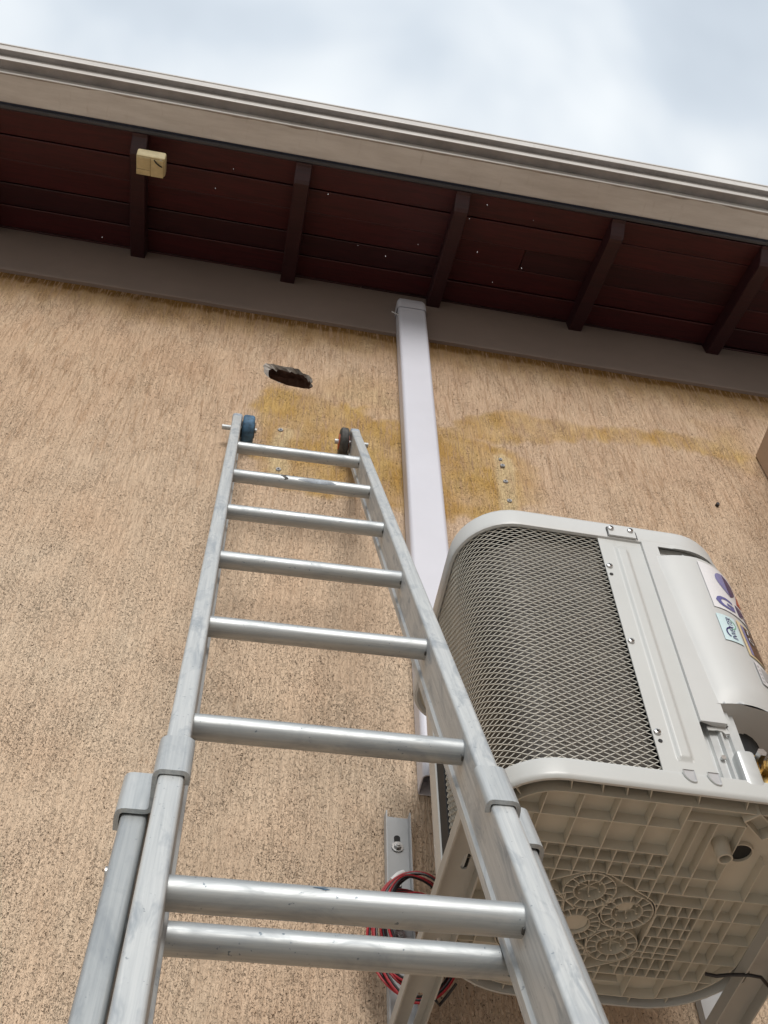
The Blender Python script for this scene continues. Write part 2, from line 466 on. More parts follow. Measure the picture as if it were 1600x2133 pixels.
# ---------------------------------------------------------------- house
house = thing('house', 'peach stucco house with dark red timber eaves and a hole knocked in its wall', 'house', (0, YW, -H))
BZ0, BZ1 = 3.143, 3.445       # plain painted band under the eaves
KS = 0.40                     # slope of the eaves
def soff(y): return 3.44 - KS * (YW - y)

HOLE = [(-0.026, 2.826), (-0.020, 2.844), (-0.001, 2.847), (0.017, 2.843), (0.033, 2.841), (0.054, 2.844), (0.070, 2.841), (0.079, 2.825), (0.093, 2.817),
        (0.104, 2.806), (0.110, 2.791), (0.108, 2.770), (0.113, 2.750), (0.104, 2.736), (0.090, 2.734), (0.073, 2.736), (0.054, 2.737), (0.034, 2.743),
        (0.016, 2.750), (0.0, 2.760), (-0.014, 2.774), (-0.022, 2.795)]
# finer, ragged outline
HR = []
for i, p in enumerate(HOLE):
    q = HOLE[(i + 1) % len(HOLE)]
    HR.append(p)
    HR.append(((p[0] + q[0]) / 2 + random.uniform(-.0035, .0035), (p[1] + q[1]) / 2 + random.uniform(-.003, .003)))
HX0, HX1, HZ0, HZ1 = -0.06, 0.15, 2.70, 2.88

def frange(a, b, st):
    n = max(1, int(round((b - a) / st))); return [a + (b - a) * i / n for i in range(n + 1)]
XB = 1.36                     # where the boundary wall meets the house
ZW0, ZW1, XW0, XW1 = -H - 0.05, 3.5, -4.5, 4.5
xs = sorted(set([XW0, -3, -2] + [round(x, 5) for x in frange(-1.1, HX0, .01) + frange(HX0, HX1, .01) + frange(HX1, 1.4, .006)] + [2.5, XW1]))
zs = sorted(set([ZW0, -0.8, 0.0] + [round(z, 5) for z in frange(0.6, 2.15, .02) + frange(2.15, HZ0, .006) + frange(HZ0, HZ1, .01) + frange(HZ1, 3.16, .006)] + [ZW1]))
xi = {x: i for i, x in enumerate(xs)}
nx, nz = len(xs), len(zs)
vv = [(x, YW, z) for z in zs for x in xs]
ff = []
for j in range(nz - 1):
    for i in range(nx - 1):
        cx, cz = (xs[i] + xs[i + 1]) / 2, (zs[j] + zs[j + 1]) / 2
        if HX0 < cx < HX1 and HZ0 < cz < HZ1: continue
        ff.append((j * nx + i, j * nx + i + 1, (j + 1) * nx + i + 1, (j + 1) * nx + i))
# patch round the hole
edge = [(x, HZ0) for x in frange(HX0, HX1, .01)[:-1]] + [(HX1, z) for z in frange(HZ0, HZ1, .01)[:-1]] + \
       [(x, HZ1) for x in frange(HX0, HX1, .01)[:0:-1]] + [(HX0, z) for z in frange(HZ0, HZ1, .01)[:0:-1]]
pts2 = [Vector(p) for p in edge] + [Vector(p) for p in HR]
ne, nh = len(edge), len(HR)
eds = [(i, (i + 1) % ne) for i in range(ne)] + [(ne + i, ne + (i + 1) % nh) for i in range(nh)]
cv, ce, cf, *_ = delaunay_2d_cdt(pts2, eds, [], 1, 1e-6)
def inside(p, poly):
    r = False; x, y = p
    for (x1, y1), (x2, y2) in zip(poly, poly[1:] + poly[:1]):
        if (y1 > y) != (y2 > y) and x < (x2 - x1) * (y - y1) / (y2 - y1) + x1: r = not r
    return r
wm = MB(); wm.add(vv, ff)
wm.add([(p.x, YW, p.y) for p in cv], [f for f in cf if not inside((sum(cv[i].x for i in f) / 3, sum(cv[i].y for i in f) / 3), HR)])
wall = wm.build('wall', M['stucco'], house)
# old water stains, some eaves shade painted in, and bare patches, stored as plain per-vertex amounts
co = np.array([v.co[:] for v in wall.data.vertices]); WX = co[:, 0] + root_loc(house).x; WZ = co[:, 2] + root_loc(house).z - H
def nz_(x, z, sc, seed=0.0):
    return np.array([mnoise.fractal(Vector((a * sc + seed, seed * 1.7, b * sc)), 1.0, 2.0, 4) for a, b in zip(x, z)])
fine_area = (WX > -1.2) & (WX < 1.7) & (WZ > 0.5)
nzA = np.zeros(len(WX)); nzB = np.zeros(len(WX))
nzA[fine_area] = nz_(WX[fine_area], WZ[fine_area], 9.0, 3.1); nzB[fine_area] = nz_(WX[fine_area] , WZ[fine_area] * 0.35, 26.0, 8.7)
def sdpoly(x, z, poly):
    P = np.stack([x, z], 1); d = np.full(len(x), 1e9); ins = np.zeros(len(x), bool)
    for (x1, z1), (x2, z2) in zip(poly, poly[1:] + poly[:1]):
        a = np.array([x1, z1]); b = np.array([x2, z2]); ab = b - a
        t = np.clip(((P - a) @ ab) / (ab @ ab), 0, 1)
        d = np.minimum(d, np.linalg.norm(P - (a + t[:, None] * ab), axis=1))
        if z1 != z2:
            c = ((z1 > z) != (z2 > z)) & (x < (x2 - x1) * (z - z1) / (z2 - z1) + x1); ins ^= c
    return np.where(ins, -d, d)
def smooth(e0, e1, x):
    t = np.clip((x - e0) / (e1 - e0), 0, 1); return t * t * (3 - 2 * t)
def blob(poly, soft, amp=0.02, rim=0.0):
    d = sdpoly(WX + nzA * amp, WZ + nzB * amp * 0.6, poly)
    v = 1 - smooth(-soft, soft * 0.5, d)
    if rim: v = v + rim * np.exp(-(d / 0.009) ** 2)
    return v
st = np.zeros(len(WX))
A = [(-0.02, 2.745), (0.06, 2.725), (0.12, 2.70), (0.18, 2.665), (0.185, 2.69), (0.235, 2.695), (0.275, 2.682), (0.28, 2.635), (0.375, 2.645), (0.46, 2.625), (0.52, 2.625), (0.56, 2.60),
     (0.67, 2.575), (0.715, 2.50), (0.71, 2.34), (0.62, 2.24), (0.45, 2.22), (0.34, 2.21), (0.25, 2.25), (0.10, 2.215), (0.01, 2.28), (-0.005, 2.42), (-0.03, 2.55), (0.0, 2.64)]
st = np.maximum(st, 0.98 * (1 - 0.85 * smooth(0.60, 0.74, WX + nzA * 0.05)) * blob(A, 0.022, 0.045, 0.22) * (0.84 + 0.45 * nzA + 0.22 * nzB))
B_ = [(0.38, 2.66), (0.50, 2.65), (0.62, 2.79), (0.72, 2.78), (0.86, 2.765), (1.0, 2.79), (1.13, 2.82), (1.30, 2.80), (1.36, 2.74), (1.30, 2.69), (1.15, 2.73), (0.98, 2.72), (0.83, 2.69), (0.72, 2.64), (0.60, 2.60), (0.45, 2.60)]
st = np.maximum(st, 0.85 * blob(B_, 0.02, 0.04, 0.3) * (0.78 + 0.4 * nzA + 0.25 * nzB))
C_ = [(0.2, 2.88), (0.36, 2.86), (0.36, 2.62), (0.12, 2.66), (0.12, 2.78)]
st = np.maximum(st, 0.30 * blob(C_, 0.08, 0.03))
D_ = [(1.20, 2.90), (1.36, 2.92), (1.36, 2.62), (1.26, 2.66), (1.22, 2.76)]
st = np.maximum(st, 0.6 * blob(D_, 0.07, 0.03) * (0.75 + 0.5 * nzA))
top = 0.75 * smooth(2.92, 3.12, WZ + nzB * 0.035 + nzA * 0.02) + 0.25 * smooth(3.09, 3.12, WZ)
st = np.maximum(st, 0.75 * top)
damp_shade = np.maximum(1.0 * smooth(3.080, 3.118, WZ + nzB * 0.016), 0.5 * smooth(2.98, 3.11, WZ + nzB * 0.04 + nzA * 0.02))  # ochre stain line, with the eaves' shade painted into its darkening
pale = np.zeros(len(WX))
for (x0, x1, z0, z1, a) in ((0.028, 0.066, 2.29, 2.51, .75), (0.592, 0.634, 2.24, 2.535, .7)):
    P4 = [(x0, z0), (x1, z0), (x1, z1), (x0, z1)]
    k = 1 - smooth(-0.009, 0.010, sdpoly(WX + nzA * .012, WZ + nzB * .02, P4) + 0.004 * nzB); pale = np.maximum(pale, k * a)
pale = np.maximum(pale, 0.28 * blob([(0.06, 2.70), (0.30, 2.80), (0.36, 2.70), (0.28, 2.70), (0.2, 2.70), (0.12, 2.70)], 0.03))
st *= (1 - pale)
for nm, arr in (('stain', st), ('damp_shade', damp_shade), ('pale', pale)):
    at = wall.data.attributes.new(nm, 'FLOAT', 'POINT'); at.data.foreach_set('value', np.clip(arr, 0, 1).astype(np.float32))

# lining of the knocked hole: broken plaster rim, then the dark hollow
def scaled(poly, k, dx=0, dz=0, jit=0.0):
    cx = sum(p[0] for p in poly) / len(poly); cz = sum(p[1] for p in poly) / len(poly)
    return [(cx + (x - cx) * k + dx + random.uniform(-jit, jit), cz + (z - cz) * k + dz + random.uniform(-jit, jit)) for x, z in poly]
l0 = [(x, YW, z) for x, z in HR]
l1 = [(x, YW + 0.013 + random.uniform(-.004, .004), z) for x, z in scaled(HR, 0.86, 0.009, 0.003, 0.005)]
l2 = [(x, YW + 0.026, z) for x, z in scaled(HR, 1.02, 0.010, 0.012, 0.004)]
l3 = [(x, YW + 0.06, z) for x, z in scaled(HR, 1.35, 0.012, 0.03, 0.004)]
l4 = [(x, YW + 0.20, z) for x, z in scaled(HR, 1.40, 0.012, 0.03, 0.004)]
MB().loft([l0, l1], smooth=False).build('hole_rim', M['lining'], house)
MB().loft([l1, l2, l3, l4], cap1=True, smooth=False).build('hole_cavity', M['cavity'], house)

# painted band under the eaves, slightly proud, its top edge cut rough against the boards
bx = frange(XW0, XW1, 0.05); bmz = MB()
prof = []
def jag(x): return 3.437 + 0.006 * mnoise.noise(Vector((x * 9, 0, 0))) + 0.005 * mnoise.noise(Vector((x * 27, 4, 0)))
loops = [[(x, YW + 0.02, BZ0 + 0.003 * mnoise.noise(Vector((x * 5, 2, 1)))), (x, YW - 0.010, BZ0 + 0.004 * mnoise.noise(Vector((x * 5, 2, 1)))), (x, YW - 0.012, BZ0 + 0.008), (x, YW - 0.012, jag(x)), (x, YW + 0.02, jag(x) + 0.004)] for x in bx]
bmz.loft(loops, closed=True, cap0=True, cap1=True, smooth=False)
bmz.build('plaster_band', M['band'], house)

# eaves boards, each row of three lengths, with an open joint between rows
YF = 1.046                    # back face of the fascia
rows = 6
BOARDS = [M['board'], M['board'], M['board_dark'], M['board_red']]
joint_x = [-4.6, -1.38, 0.46 + 0.023, 4.6]
slope_n = Vector((0, KS, -1)).normalized()       # pointing down out of the boards
for k in range(rows):
    y0 = YF + (YW + 0.06 - YF) * k / rows; y1 = YF + (YW + 0.06 - YF) * (k + 1) / rows
    sh = [0.0, 0.93, -0.46][k % 3]
    jx = [-4.6, -1.845 + sh, 0.468 + sh * 0.5 if k % 2 else 0.93 + sh * 0.5, 4.6]
    for a, b in zip(jx, jx[1:]):
        dz = random.uniform(-0.004, 0.003); tw = random.uniform(-0.005, 0.003); gp_ = random.choice((0.0006, 0.001, 0.002, 0.0035))
        m_ = MB()
        def P(y, t): return (y, soff(y) + t)
        pr = [(y0 + gp_, soff(y0) + dz + 0.0015), (y0 + gp_ + 0.002, soff(y0 + .002) + dz), (y1 - 0.003, soff(y1 - .003) + dz + tw), (y1 - 0.0008, soff(y1) + dz + tw + 0.002), (y1 - 0.0008, soff(y1) + 0.014), (y0 + gp_, soff(y0) + 0.014)]
        m_.prism(pr, a + 0.0015, b - 0.0015, lambda y, z, d: (d, y, z))
        m_.build('eaves_board', random.choice(BOARDS), house)
# rafters
RX = [0.4615 * k + 0.007 for k in range(-9, 10)]
for x in RX:
    if abs(x) > 4.3: continue
    w = 0.0225 + random.uniform(-0.0015, 0.0015); dz = 0.056 + random.uniform(-0.002, 0.002); tl = random.uniform(-0.008, 0.008)
    m_ = MB(); ys = frange(YF - 0.001, YF + 0.06, 0.01) + frange(YF + 0.06, YW + 0.06, 0.06)[1:]
    lp = []
    for y in ys:
        wob = 0.002 * mnoise.noise(Vector((x * 3, y * 8, 0)))
        c = 0.003
        zb = soff(y) - dz * 1.04 * (0.18 + 0.82 * float(smooth(0, 0.055, np.array(y - YF)))) + wob
        lp.append([(x - w + wob, y, soff(y) - 0.003), (x - w + wob + tl * .2, y, zb + c), (x - w + c, y, zb), (x + w - c, y, zb), (x + w + tl * .2, y, zb + c), (x + w, y, soff(y) - 0.003)])
    m_.loft(lp, True, True, True, smooth=False)
    m_.build('rafter', M['rafter'], house)
# roof above the boards
rf = MB()
rf.prism([(YF - 0.03, soff(YF - .03) + 0.03), (YW + 3.0, soff(YW + 3) + 0.03), (YW + 3.0, soff(YW + 3) + 0.10), (YF - 0.05, soff(YF - .05) + 0.10)], -4.6, 4.6, lambda y, z, d: (d, y, z))
rf.build('roof', M['tile'], house)
# fascia board with the grey lower arris, and the sealed joint behind the gutter
fa = MB(); fa.prism([(1.0348, 3.266), (1.0368, 3.262), (1.0430, 3.262), (1.0455, 3.265), (1.0455, 3.39), (1.0348, 3.39)], -4.6, 4.6, lambda y, z, d: (d, y, z))
fa.build('fascia_board', M['fascia'], house)

# ---------------------------------------------------------------- boundary wall at the right
bw = MB(); bw.cbox((XB, -4.0, -H - 0.02), (XB + 0.16, YW - 0.001, 2.755), 0.006)
tag(bw.build('boundary_wall', M['side']), 'plain brown boundary wall meeting the stucco at the far right edge', 'wall')

# ---------------------------------------------------------------- gutter
gt = thing('rain_gutter', 'long stepped pale metal gutter running along the edge of the eaves', 'gutter', (0, 0.96, 3.26))
GP = [(0.9033, 3.368), (0.9033, 3.3245), (0.9215, 3.3294), (0.9215, 3.2934), (0.9510, 3.3034), (0.9510, 3.2757), (1.029, 3.2735), (1.029, 3.375)]
GX = frange(-4.6, 4.6, 0.1)
lip = fillet(GP, 0.0022, 2)
outl = ribbon(lip, 0.0014)
g_ = MB()
# slight waviness of the thin metal along its length
def wav(x, y, z):
    a = 0.0012 * mnoise.noise(Vector((x * 1.7, y * 3, z * 3))); return (x, y + a, z + 0.0015 * mnoise.noise(Vector((x * 1.3, 7, 0))))
g_.loft([[wav(x, y, z) for y, z in outl] for x in GX], True, True, True, smooth=False)
g_.build('gutter_trough', M['gutter'], gt)
l_ = MB(); l_.loft([[wav(x, y, z) for y, z in [(0.9000, 3.3695), (0.9000, 3.361), (0.9024, 3.360), (0.9065, 3.3695)]] for x in GX], True, True, True, smooth=False)
l_.build('gutter_lip', M['gutter'], gt)
for (ya_, za_), (yb_, zb_) in ((GP[1], GP[2]), (GP[3], GP[4])):  # grey strips that paint shade onto the undersides of the steps
    gv_ = MB(); ya2, yb2 = ya_ + 0.0016, yb_ - 0.0008
    zz1 = za_ + (zb_ - za_) * (ya2 - ya_) / (yb_ - ya_) - 0.0013; zz2 = za_ + (zb_ - za_) * (yb2 - ya_) / (yb_ - ya_) - 0.0013
    gv_.loft([[wav(x, ya2, zz1), wav(x, yb2, zz2)] for x in GX], closed=False, smooth=False); gv_.build('shaded_groove', M['groove_shade'], gt)
wk = MB(); lo_ = []; hi_ = []
for x in frange(-2.5, 2.5, 0.012):
    a_ = mnoise.noise(Vector((x * 4, 1, 5))); b_ = mnoise.noise(Vector((x * 17, 9, 2)))
    wd = max(0.0, 0.0035 + 0.006 * a_ + 0.004 * b_)
    y0_ = 0.9528; zf_ = lambda y: 3.2757 + (3.2735 - 3.2757) * (y - 0.951) / 0.078 - 0.0011
    lo_.append(wav(x, y0_, zf_(y0_))); hi_.append(wav(x, y0_ + wd, zf_(y0_ + wd)))
wk.loft([lo_, hi_], closed=False, smooth=False); wk.build('water_mark', M['gutter_stain'], gt)
for x in (-2.62, 1.86):
    c_ = MB(); c_.prism(ribbon([(a - 0.002 if i < 6 else a, b - 0.0022) for i, (a, b) in enumerate(GP[:7])], 0.002), x, x + 0.06, lambda y, z, d: (d, y, z)); c_.build('joint_cover', M['gutter'], gt)
sb = MB(); sb.prism([(1.0300, 3.2745), (1.0342, 3.2745), (1.0342, 3.37), (1.0300, 3.37)], -4.6, 4.6, lambda y, z, d: (d, y, z))
sb.build('sealed_joint', M['bitumen'], gt)

# ---------------------------------------------------------------- downpipe
dp = thing('downpipe', 'square lilac white rain pipe standing against the stucco wall beside the ladder', 'pipe', (0.39, YW - 0.03, 1.36))
PX0, PX1, PY0, PY1 = 0.347, 0.433, YW - 0.052, YW - 0.002
def pl(z, o=0.0): return [(x, y, z) for x, y in rrect(PX0, PX1, PY0, PY1, 0.010, 0.006, o, 5)]
p_ = MB()
p_.loft([pl(1.39, -0.0022), pl(1.36, -0.0022), pl(1.36), pl(2.1), pl(2.8), pl(3.25)], smooth=True)
p_.build('pipe', M['pipe'], dp)
pt = MB()
def ptl(t):
    a = math.radians(90 * t); 
    return [(x, PY1 - (PY1 - y) * 1.0 + 0.0 + 0.0, 3.245) for x, y in rrect(PX0, PX1, PY0, PY1, 0.01, 0.006, 0.0015, 5)]
pt.loft([pl(3.245, 0.0025), pl(3.275, 0.0025), pl(3.30, 0.0015), pl(3.325, -0.006), pl(3.335, -0.016)], cap1=True, smooth=True)
pt.build('pipe_elbow', M['pipe'], dp)
sn = MB(); sn.tube([(PX0 - 0.02, PY0 + 0.004, 3.21), (PX0 - 0.008, PY0 + 0.004, 3.200), (PX0 + 0.003, PY0 + 0.006, 3.194)], 0.0016, 6); sn.build('tie_wire', M['bracket'], dp)

# ---------------------------------------------------------------- cream box under the eaves
cb = thing('junction_box', 'cracked cream plastic box fixed under the eaves beside a rafter', 'box', (-0.425, 1.11, soff(1.11) - 0.03))
ax = Vector((0, 1, KS)).normalized(); dn = Vector((0, KS, -1)).normalized()
def cbp(a, b, c): 
    p = Vector((-0.4525 + a, 1.048, soff(1.048))) + ax * b + dn * c
    return tuple(p)
def slab(m_, a0, a1, b0, b1, c0, c1, bev=0.003):
    bm = bmesh.new(); bmesh.ops.create_cube(bm, size=1)
    for v in bm.verts: v.co = Vector((a0 + (v.co.x + .5) * (a1 - a0), b0 + (v.co.y + .5) * (b1 - b0), c0 + (v.co.z + .5) * (c1 - c0)))
    bmesh.ops.bevel(bm, geom=list(bm.edges), offset=bev, segments=2, affect='EDGES', profile=0.5)
    for v in bm.verts: v.co = Vector(cbp(*v.co))
    m_.bm(bm, True); return m_
slab(MB(), 0.0, 0.080, 0.0, 0.066, 0.058, 0.088, 0.006).build('box_body', M['cream'], cb)
slab(MB(), 0.001, 0.0390, 0.047, 0.0655, 0.0882, 0.0905, 0.0012).build('cover_plate', M['cream'], cb)
slab(MB(), 0.0405, 0.0755, 0.006, 0.0655, 0.0882, 0.0910, 0.0012).build('cover_plate', M['cream'], cb)
slab(MB(), 0.0015, 0.0390, 0.004, 0.0455, 0.0882, 0.0900, 0.0012).build('cover_plate', M['cream'], cb)
k_ = MB(); k_.tube([cbp(0.072, 0.026, 0.0915), cbp(0.064, 0.020, 0.094), cbp(0.056, 0.013, 0.094), cbp(0.050, 0.006, 0.0905)], 0.0018, 6); k_.build('cable_tail', M['blackpvc'], cb)

# ---------------------------------------------------------------- anchors left in the wall
plug0 = None
PLUGS = [(0.042, 2.499, 'upper grey wall plug left between the ladder rails, below the hole'),
         (0.048, 2.317, 'lower grey wall plug left between the ladder rails, just above the second rung'),
         (0.606, 2.520, 'topmost grey wall plug in the column of four above the condenser'),
         (0.608, 2.488, 'second wall plug of four above the condenser, with a raised collar'),
         (0.609, 2.417, 'third wall plug from the top in the column above the condenser'),
         (0.610, 2.331, 'lowest wall plug of the four, nearest the top of the condenser')]
for i, (x, z, lab) in enumerate(PLUGS):
    if plug0 is None:
        plug0 = thing('wall_plug', lab, 'wall plug', (x, YW, z), 'nylon plugs left in the stucco')
        m_ = MB(); c = []
        for rr, yy in ((0.0062, 0.0), (0.0062, -0.003), (0.0054, -0.0038), (0.0030, -0.0036), (0.0026, 0.004), (0.0026, 0.02)):
            c.append([(x + rr * math.cos(a), YW + yy, z + rr * math.sin(a)) for a in [2 * math.pi * k / 14 for k in range(14)]])
        m_.loft(c, cap1=True).build('collar', M['plug'], plug0)
        d_ = MB(); d_.cyl((x, YW + 0.004, z), (x, YW + 0.006, z), 0.0026, 10); d_.build('bore', M['dark'], plug0)
    else:
        c = copy_tree(plug0); c.location = (x, YW - (0.002 if i == 3 else 0), z + H); c['label'] = lab
        if i == 2: c.scale = (0.8, 1, 0.8)
nail = MB(); nail.cyl((1.171, YW + 0.004, 2.458), (1.171, YW - 0.009, 2.455), 0.006, 8, r2=0.0045)
tag(nail.build('bolt_stub', M['blackpvc']), 'small black bolt stub sticking out of the stucco right of the condenser', 'bolt')

# ================================================================== LADDER
S = 0.948
RL_r = Vector((0.99963932, -0.01372827, 0.02308148)); RL_u = Vector((-0.01674939, 0.35311979, 0.93542818)); RL_n = RL_u.cross(RL_r)
r1p = Vector((-0.05202, 1.40184, 2.27622)) * S
UB = -(r1p.z + H) / RL_u.z                      # local height of the yard below the top rung
lad = thing('extension_ladder', 'scuffed aluminium extension ladder leaning on the stucco wall', 'ladder', (0, 0, 0))
base_p = r1p + RL_u * UB
lad.matrix_world = Matrix(((RL_r.x, RL_n.x, RL_u.x, base_p.x), (RL_r.y, RL_n.y, RL_u.y, base_p.y), (RL_r.z, RL_n.z, RL_u.z, base_p.z + H), (0, 0, 0, 1)))
def LL(x, n, u): return (x * S, n * S, u * S - UB)      # measured ladder coordinates -> local
SP = 0.30349
def rail_profile(x0, x1, n0, n1, inner):
    """hollow channel outline: rounded box, raised edge beads on the front face, a lip on the back inner edge"""
    r = 0.004
    o = []
    o += arc(x0 + r, n0 + r, r, 180, 270, 3)
    o += [(x0 + 0.0075, n0 - 0.0002), (x1 - 0.0075, n0 - 0.0002)]
    o += arc(x1 - r, n0 + r, r, 270, 360, 3)
    if inner > 0: o += [(x1, n1 - 0.014), (x1 + 0.003, n1 - 0.011), (x1 + 0.003, n1)]
    else: o += [(x1, n1)]
    if inner < 0: o += [(x0 - 0.003, n1), (x0 - 0.003, n1 - 0.011), (x0, n1 - 0.014)]
    else: o += [(x0, n1)]
    return o
def local_prism(prof, u0, u1, caps=True):
    m_ = MB(); m_.prism(prof, u0, u1, lambda a, b, d: LL(a, b, d), True, caps); return m_
FLY_B = -2.95
for (x0, x1, inn) in ((-0.023, 0.0, 1), (0.280, 0.303, -1)):
    local_prism(rail_profile(x0, x1, -0.022, 0.045, inn), FLY_B, 0.318).build('fly_rail', M['rail'], lad, local=True)
ub = UB / S
for (x0, x1, inn) in ((-0.052, -0.0285, 1), (0.3085, 0.332, -1)):
    local_prism(rail_profile(x0, x1, 0.020, 0.087, inn), ub + 0.02, -1.60).build('base_rail', M['baserail'], lad, local=True)
    local_prism([(x0 - 0.004, 0.012), (x1 + 0.004, 0.012), (x1 + 0.004, 0.092), (x0 - 0.004, 0.092)], ub, ub + 0.06).build('rubber_foot', M['tyre'], lad, local=True)
def rung(u, n, x0, x1, r, nm):
    m_ = MB(); loops = []
    xs_ = frange(x0, x1, 0.04)
    for x in xs_:
        w = 0.0004 * mnoise.noise(Vector((x * 30, u * 9, 2)))
        loops.append([LL(x, n + (r + w) * math.cos(a), u + (r + w) * math.sin(a)) for a in [2 * math.pi * k / 24 for k in range(24)]])
    m_.loft(loops, True, False, False)
    return m_.build(nm, M['rung'], lad, local=True)
for k in range(10):
    rung(-SP * k, 0.0, -0.002, 0.282, 0.0138, 'rung')
for k in range(9):
    nt_ = MB(); a_, b_ = LL(0.2775, -0.003, -SP * k - 0.0160), LL(0.2795, 0.003, -SP * k - 0.0132); nt_.cbox(a_, b_, 0.0008); nt_.build('rung_notch_shade', M['tyre'], lad, local=True)  # dark blocks standing in for the shaded notch under each rung end
k = 0
while -1.79 - SP * k > ub + 0.2:
    rung(-1.79 - SP * k, 0.0605, -0.030, 0.310, 0.0138, 'base_rung'); k += 1
# guides that hold the two sections together
for sgn, xo in ((1, 0.0), (-1, 0.280)):
    def gx(x): return xo + x if sgn > 0 else xo - x
    t = 0.0045
    path = [(gx(0.0030 * 1), -0.014), (gx(0.0030), -0.0255), (gx(-0.0258), -0.0255), (gx(-0.0258), 0.0155), (gx(-0.0555), 0.0155), (gx(-0.0555), 0.036)]
    path = fillet(path, 0.007, 4)
    g2 = local_prism(ribbon(path, t), -1.672, -1.602)
    g2.build('section_guide', M['guide'], lad, local=True)
    b2 = MB(); b2.cyl(LL(gx(-0.058), 0.062, -1.70), LL(gx(-0.053), 0.062, -1.70), 0.006, 10); b2.build('rivet', M['screw'], lad, local=True)
# moulded caps, axle stubs and wall wheels
for x0, x1 in ((-0.0245, 0.0015), (0.2785, 0.3045)):
    c_ = MB(); bm = bmesh.new(); bmesh.ops.create_cube(bm, size=1)
    for v in bm.verts: v.co = Vector(((x0 + x1) / 2 + v.co.x * (x1 - x0), 0.0115 + v.co.y * 0.070, 0.322 + v.co.z * 0.034))
    bmesh.ops.bevel(bm, geom=list(bm.edges), offset=0.007, segments=3, affect='EDGES', profile=0.5)
    for v in bm.verts: v.co = Vector(LL(*v.co))
    c_.bm(bm, True); c_.build('rail_cap', M['capgrey'], lad, local=True)
WN, WU = 0.0084, 0.290
for a, b in ((-0.047, 0.040), (0.240, 0.326)):
    MB().cyl(LL(a, WN, WU), LL(b, WN, WU), 0.0062, 14).build('axle_stub', M['guide'], lad, local=True)
def wheel(xc, w, mat, nm, hub):
    m_ = MB(); loops = []; r = 0.038
    pr = [(-w / 2, r * 0.45), (-w / 2, r * 0.86), (-w / 2 + 0.003, r * 0.97), (-w / 4, r), (w / 4, r), (w / 2 - 0.003, r * 0.97), (w / 2, r * 0.86), (w / 2, r * 0.45)]
    for x, rr in pr:
        loops.append([LL(xc + x, WN + rr * (1 + 0.02 * mnoise.noise(Vector((k * .7, xc * 9, 1)))) * math.cos(2 * math.pi * k / 28), WU + rr * math.sin(2 * math.pi * k / 28)) for k in range(28)])
    m_.loft(loops, True, True, True)
    wo = m_.build(nm, mat, lad, local=True)
    h = MB(); h.cyl(LL(xc - w / 2 - 0.002, WN, WU), LL(xc + w / 2 + 0.002, WN, WU), r * 0.5, 18); ho = h.build('wheel_hub', hub, lad, local=True)
    ho.parent = wo
    return wo
tag(wheel(0.0185, 0.030, M['blue'], 'wall_wheel', M['tyre']), 'worn blue wheel')
tag(wheel(0.2625, 0.022, M['tyre'], 'wall_wheel', M['hub']), 'dirty black wheel with an orange hub')
# blue and white paint marks left on the metal
def paint(x, n, u, a, b, mat, seed):
    rr = random.Random(seed); m_ = MB()
    ring = [(x + a * math.cos(t) * rr.uniform(.7, 1.2), u + b * math.sin(t) * rr.uniform(.7, 1.2)) for t in [2 * math.pi * k / 11 for k in range(11)]]
    m_.add([LL(p, n, q) for p, q in ring] + [LL(x, n - 0.0006, u)], [(i, (i + 1) % 11, 11) for i in range(11)])
    return m_.build('paint_spot', mat, lad, local=True)
paint(-0.0135, -0.0216, -0.165, 0.0045, 0.016, M['tie'], 3)
paint(0.294, -0.0216, -0.19, 0.007, 0.008, M['tie'], 5)
paint(0.2925, -0.0216, -0.235, 0.006, 0.006, M['tie'], 6)
def rung_mark(x, k, a0, a1, w, mat):
    """a smear wrapped on a rung, angle measured from the side facing the yard upwards"""
    m_ = MB(); vs = []; fs = []; n_ = 8
    for i in range(n_ + 1):
        a = math.radians(180 - (a0 + (a1 - a0) * i / n_)); ww = w * math.sin(math.pi * (0.12 + 0.76 * i / n_))
        for s_ in (-1, 1): vs.append(LL(x + s_ * ww + 0.004 * math.sin(i), 0.01405 * math.cos(a), -SP * k + 0.01405 * math.sin(a)))
    for i in range(n_): fs.append((2 * i, 2 * i + 1, 2 * i + 3, 2 * i + 2))
    m_.add(vs, fs, True); return m_.build('paint_spot', mat, lad, local=True)
rung_mark(0.172, 1, -62, -18, 0.038, M['capgrey'])
rung_mark(0.104, 1, -60, 12, 0.005, M['tyre'])
rung_mark(0.118, 6, -5, 12, 0.0035, M['blue'])
rung_mark(0.205, 0, 20, 42, 0.006, M['tyre'])
rung_mark(0.188, 0, 24, 44, 0.004, M['tyre'])

# ================================================================== CONDENSER
X0, X1, Y0, Y1, RF, RB = 0.305, 0.728, 0.921, 1.337, 0.09, 0.13
ZB, ZT = 0.905, 1.444
ac = thing('condenser_unit', 'off white upright air conditioner condenser with wire mesh sides on wall brackets', 'air conditioner', ((X0 + X1) / 2, (Y0 + Y1) / 2, ZB))
def lp(z, o, n=10): return [(x, y, z) for x, y in rrect(X0, X1, Y0, Y1, RF, RB, o, n)]
# base pan: outer band with a rolled top lip and a soft bottom arris
bp = MB()
bp.loft([lp(0.928, -0.016), lp(0.936, -0.012), lp(0.9375, -0.006), lp(0.9355, -0.0015), lp(0.930, 0.0), lp(0.912, 0.0008), lp(0.9075, 0.0), lp(0.905, -0.0025), lp(0.905, -0.0055), lp(0.935, -0.0065)], smooth=True)
pan = bp.build('base_pan', M['ac'], ac)
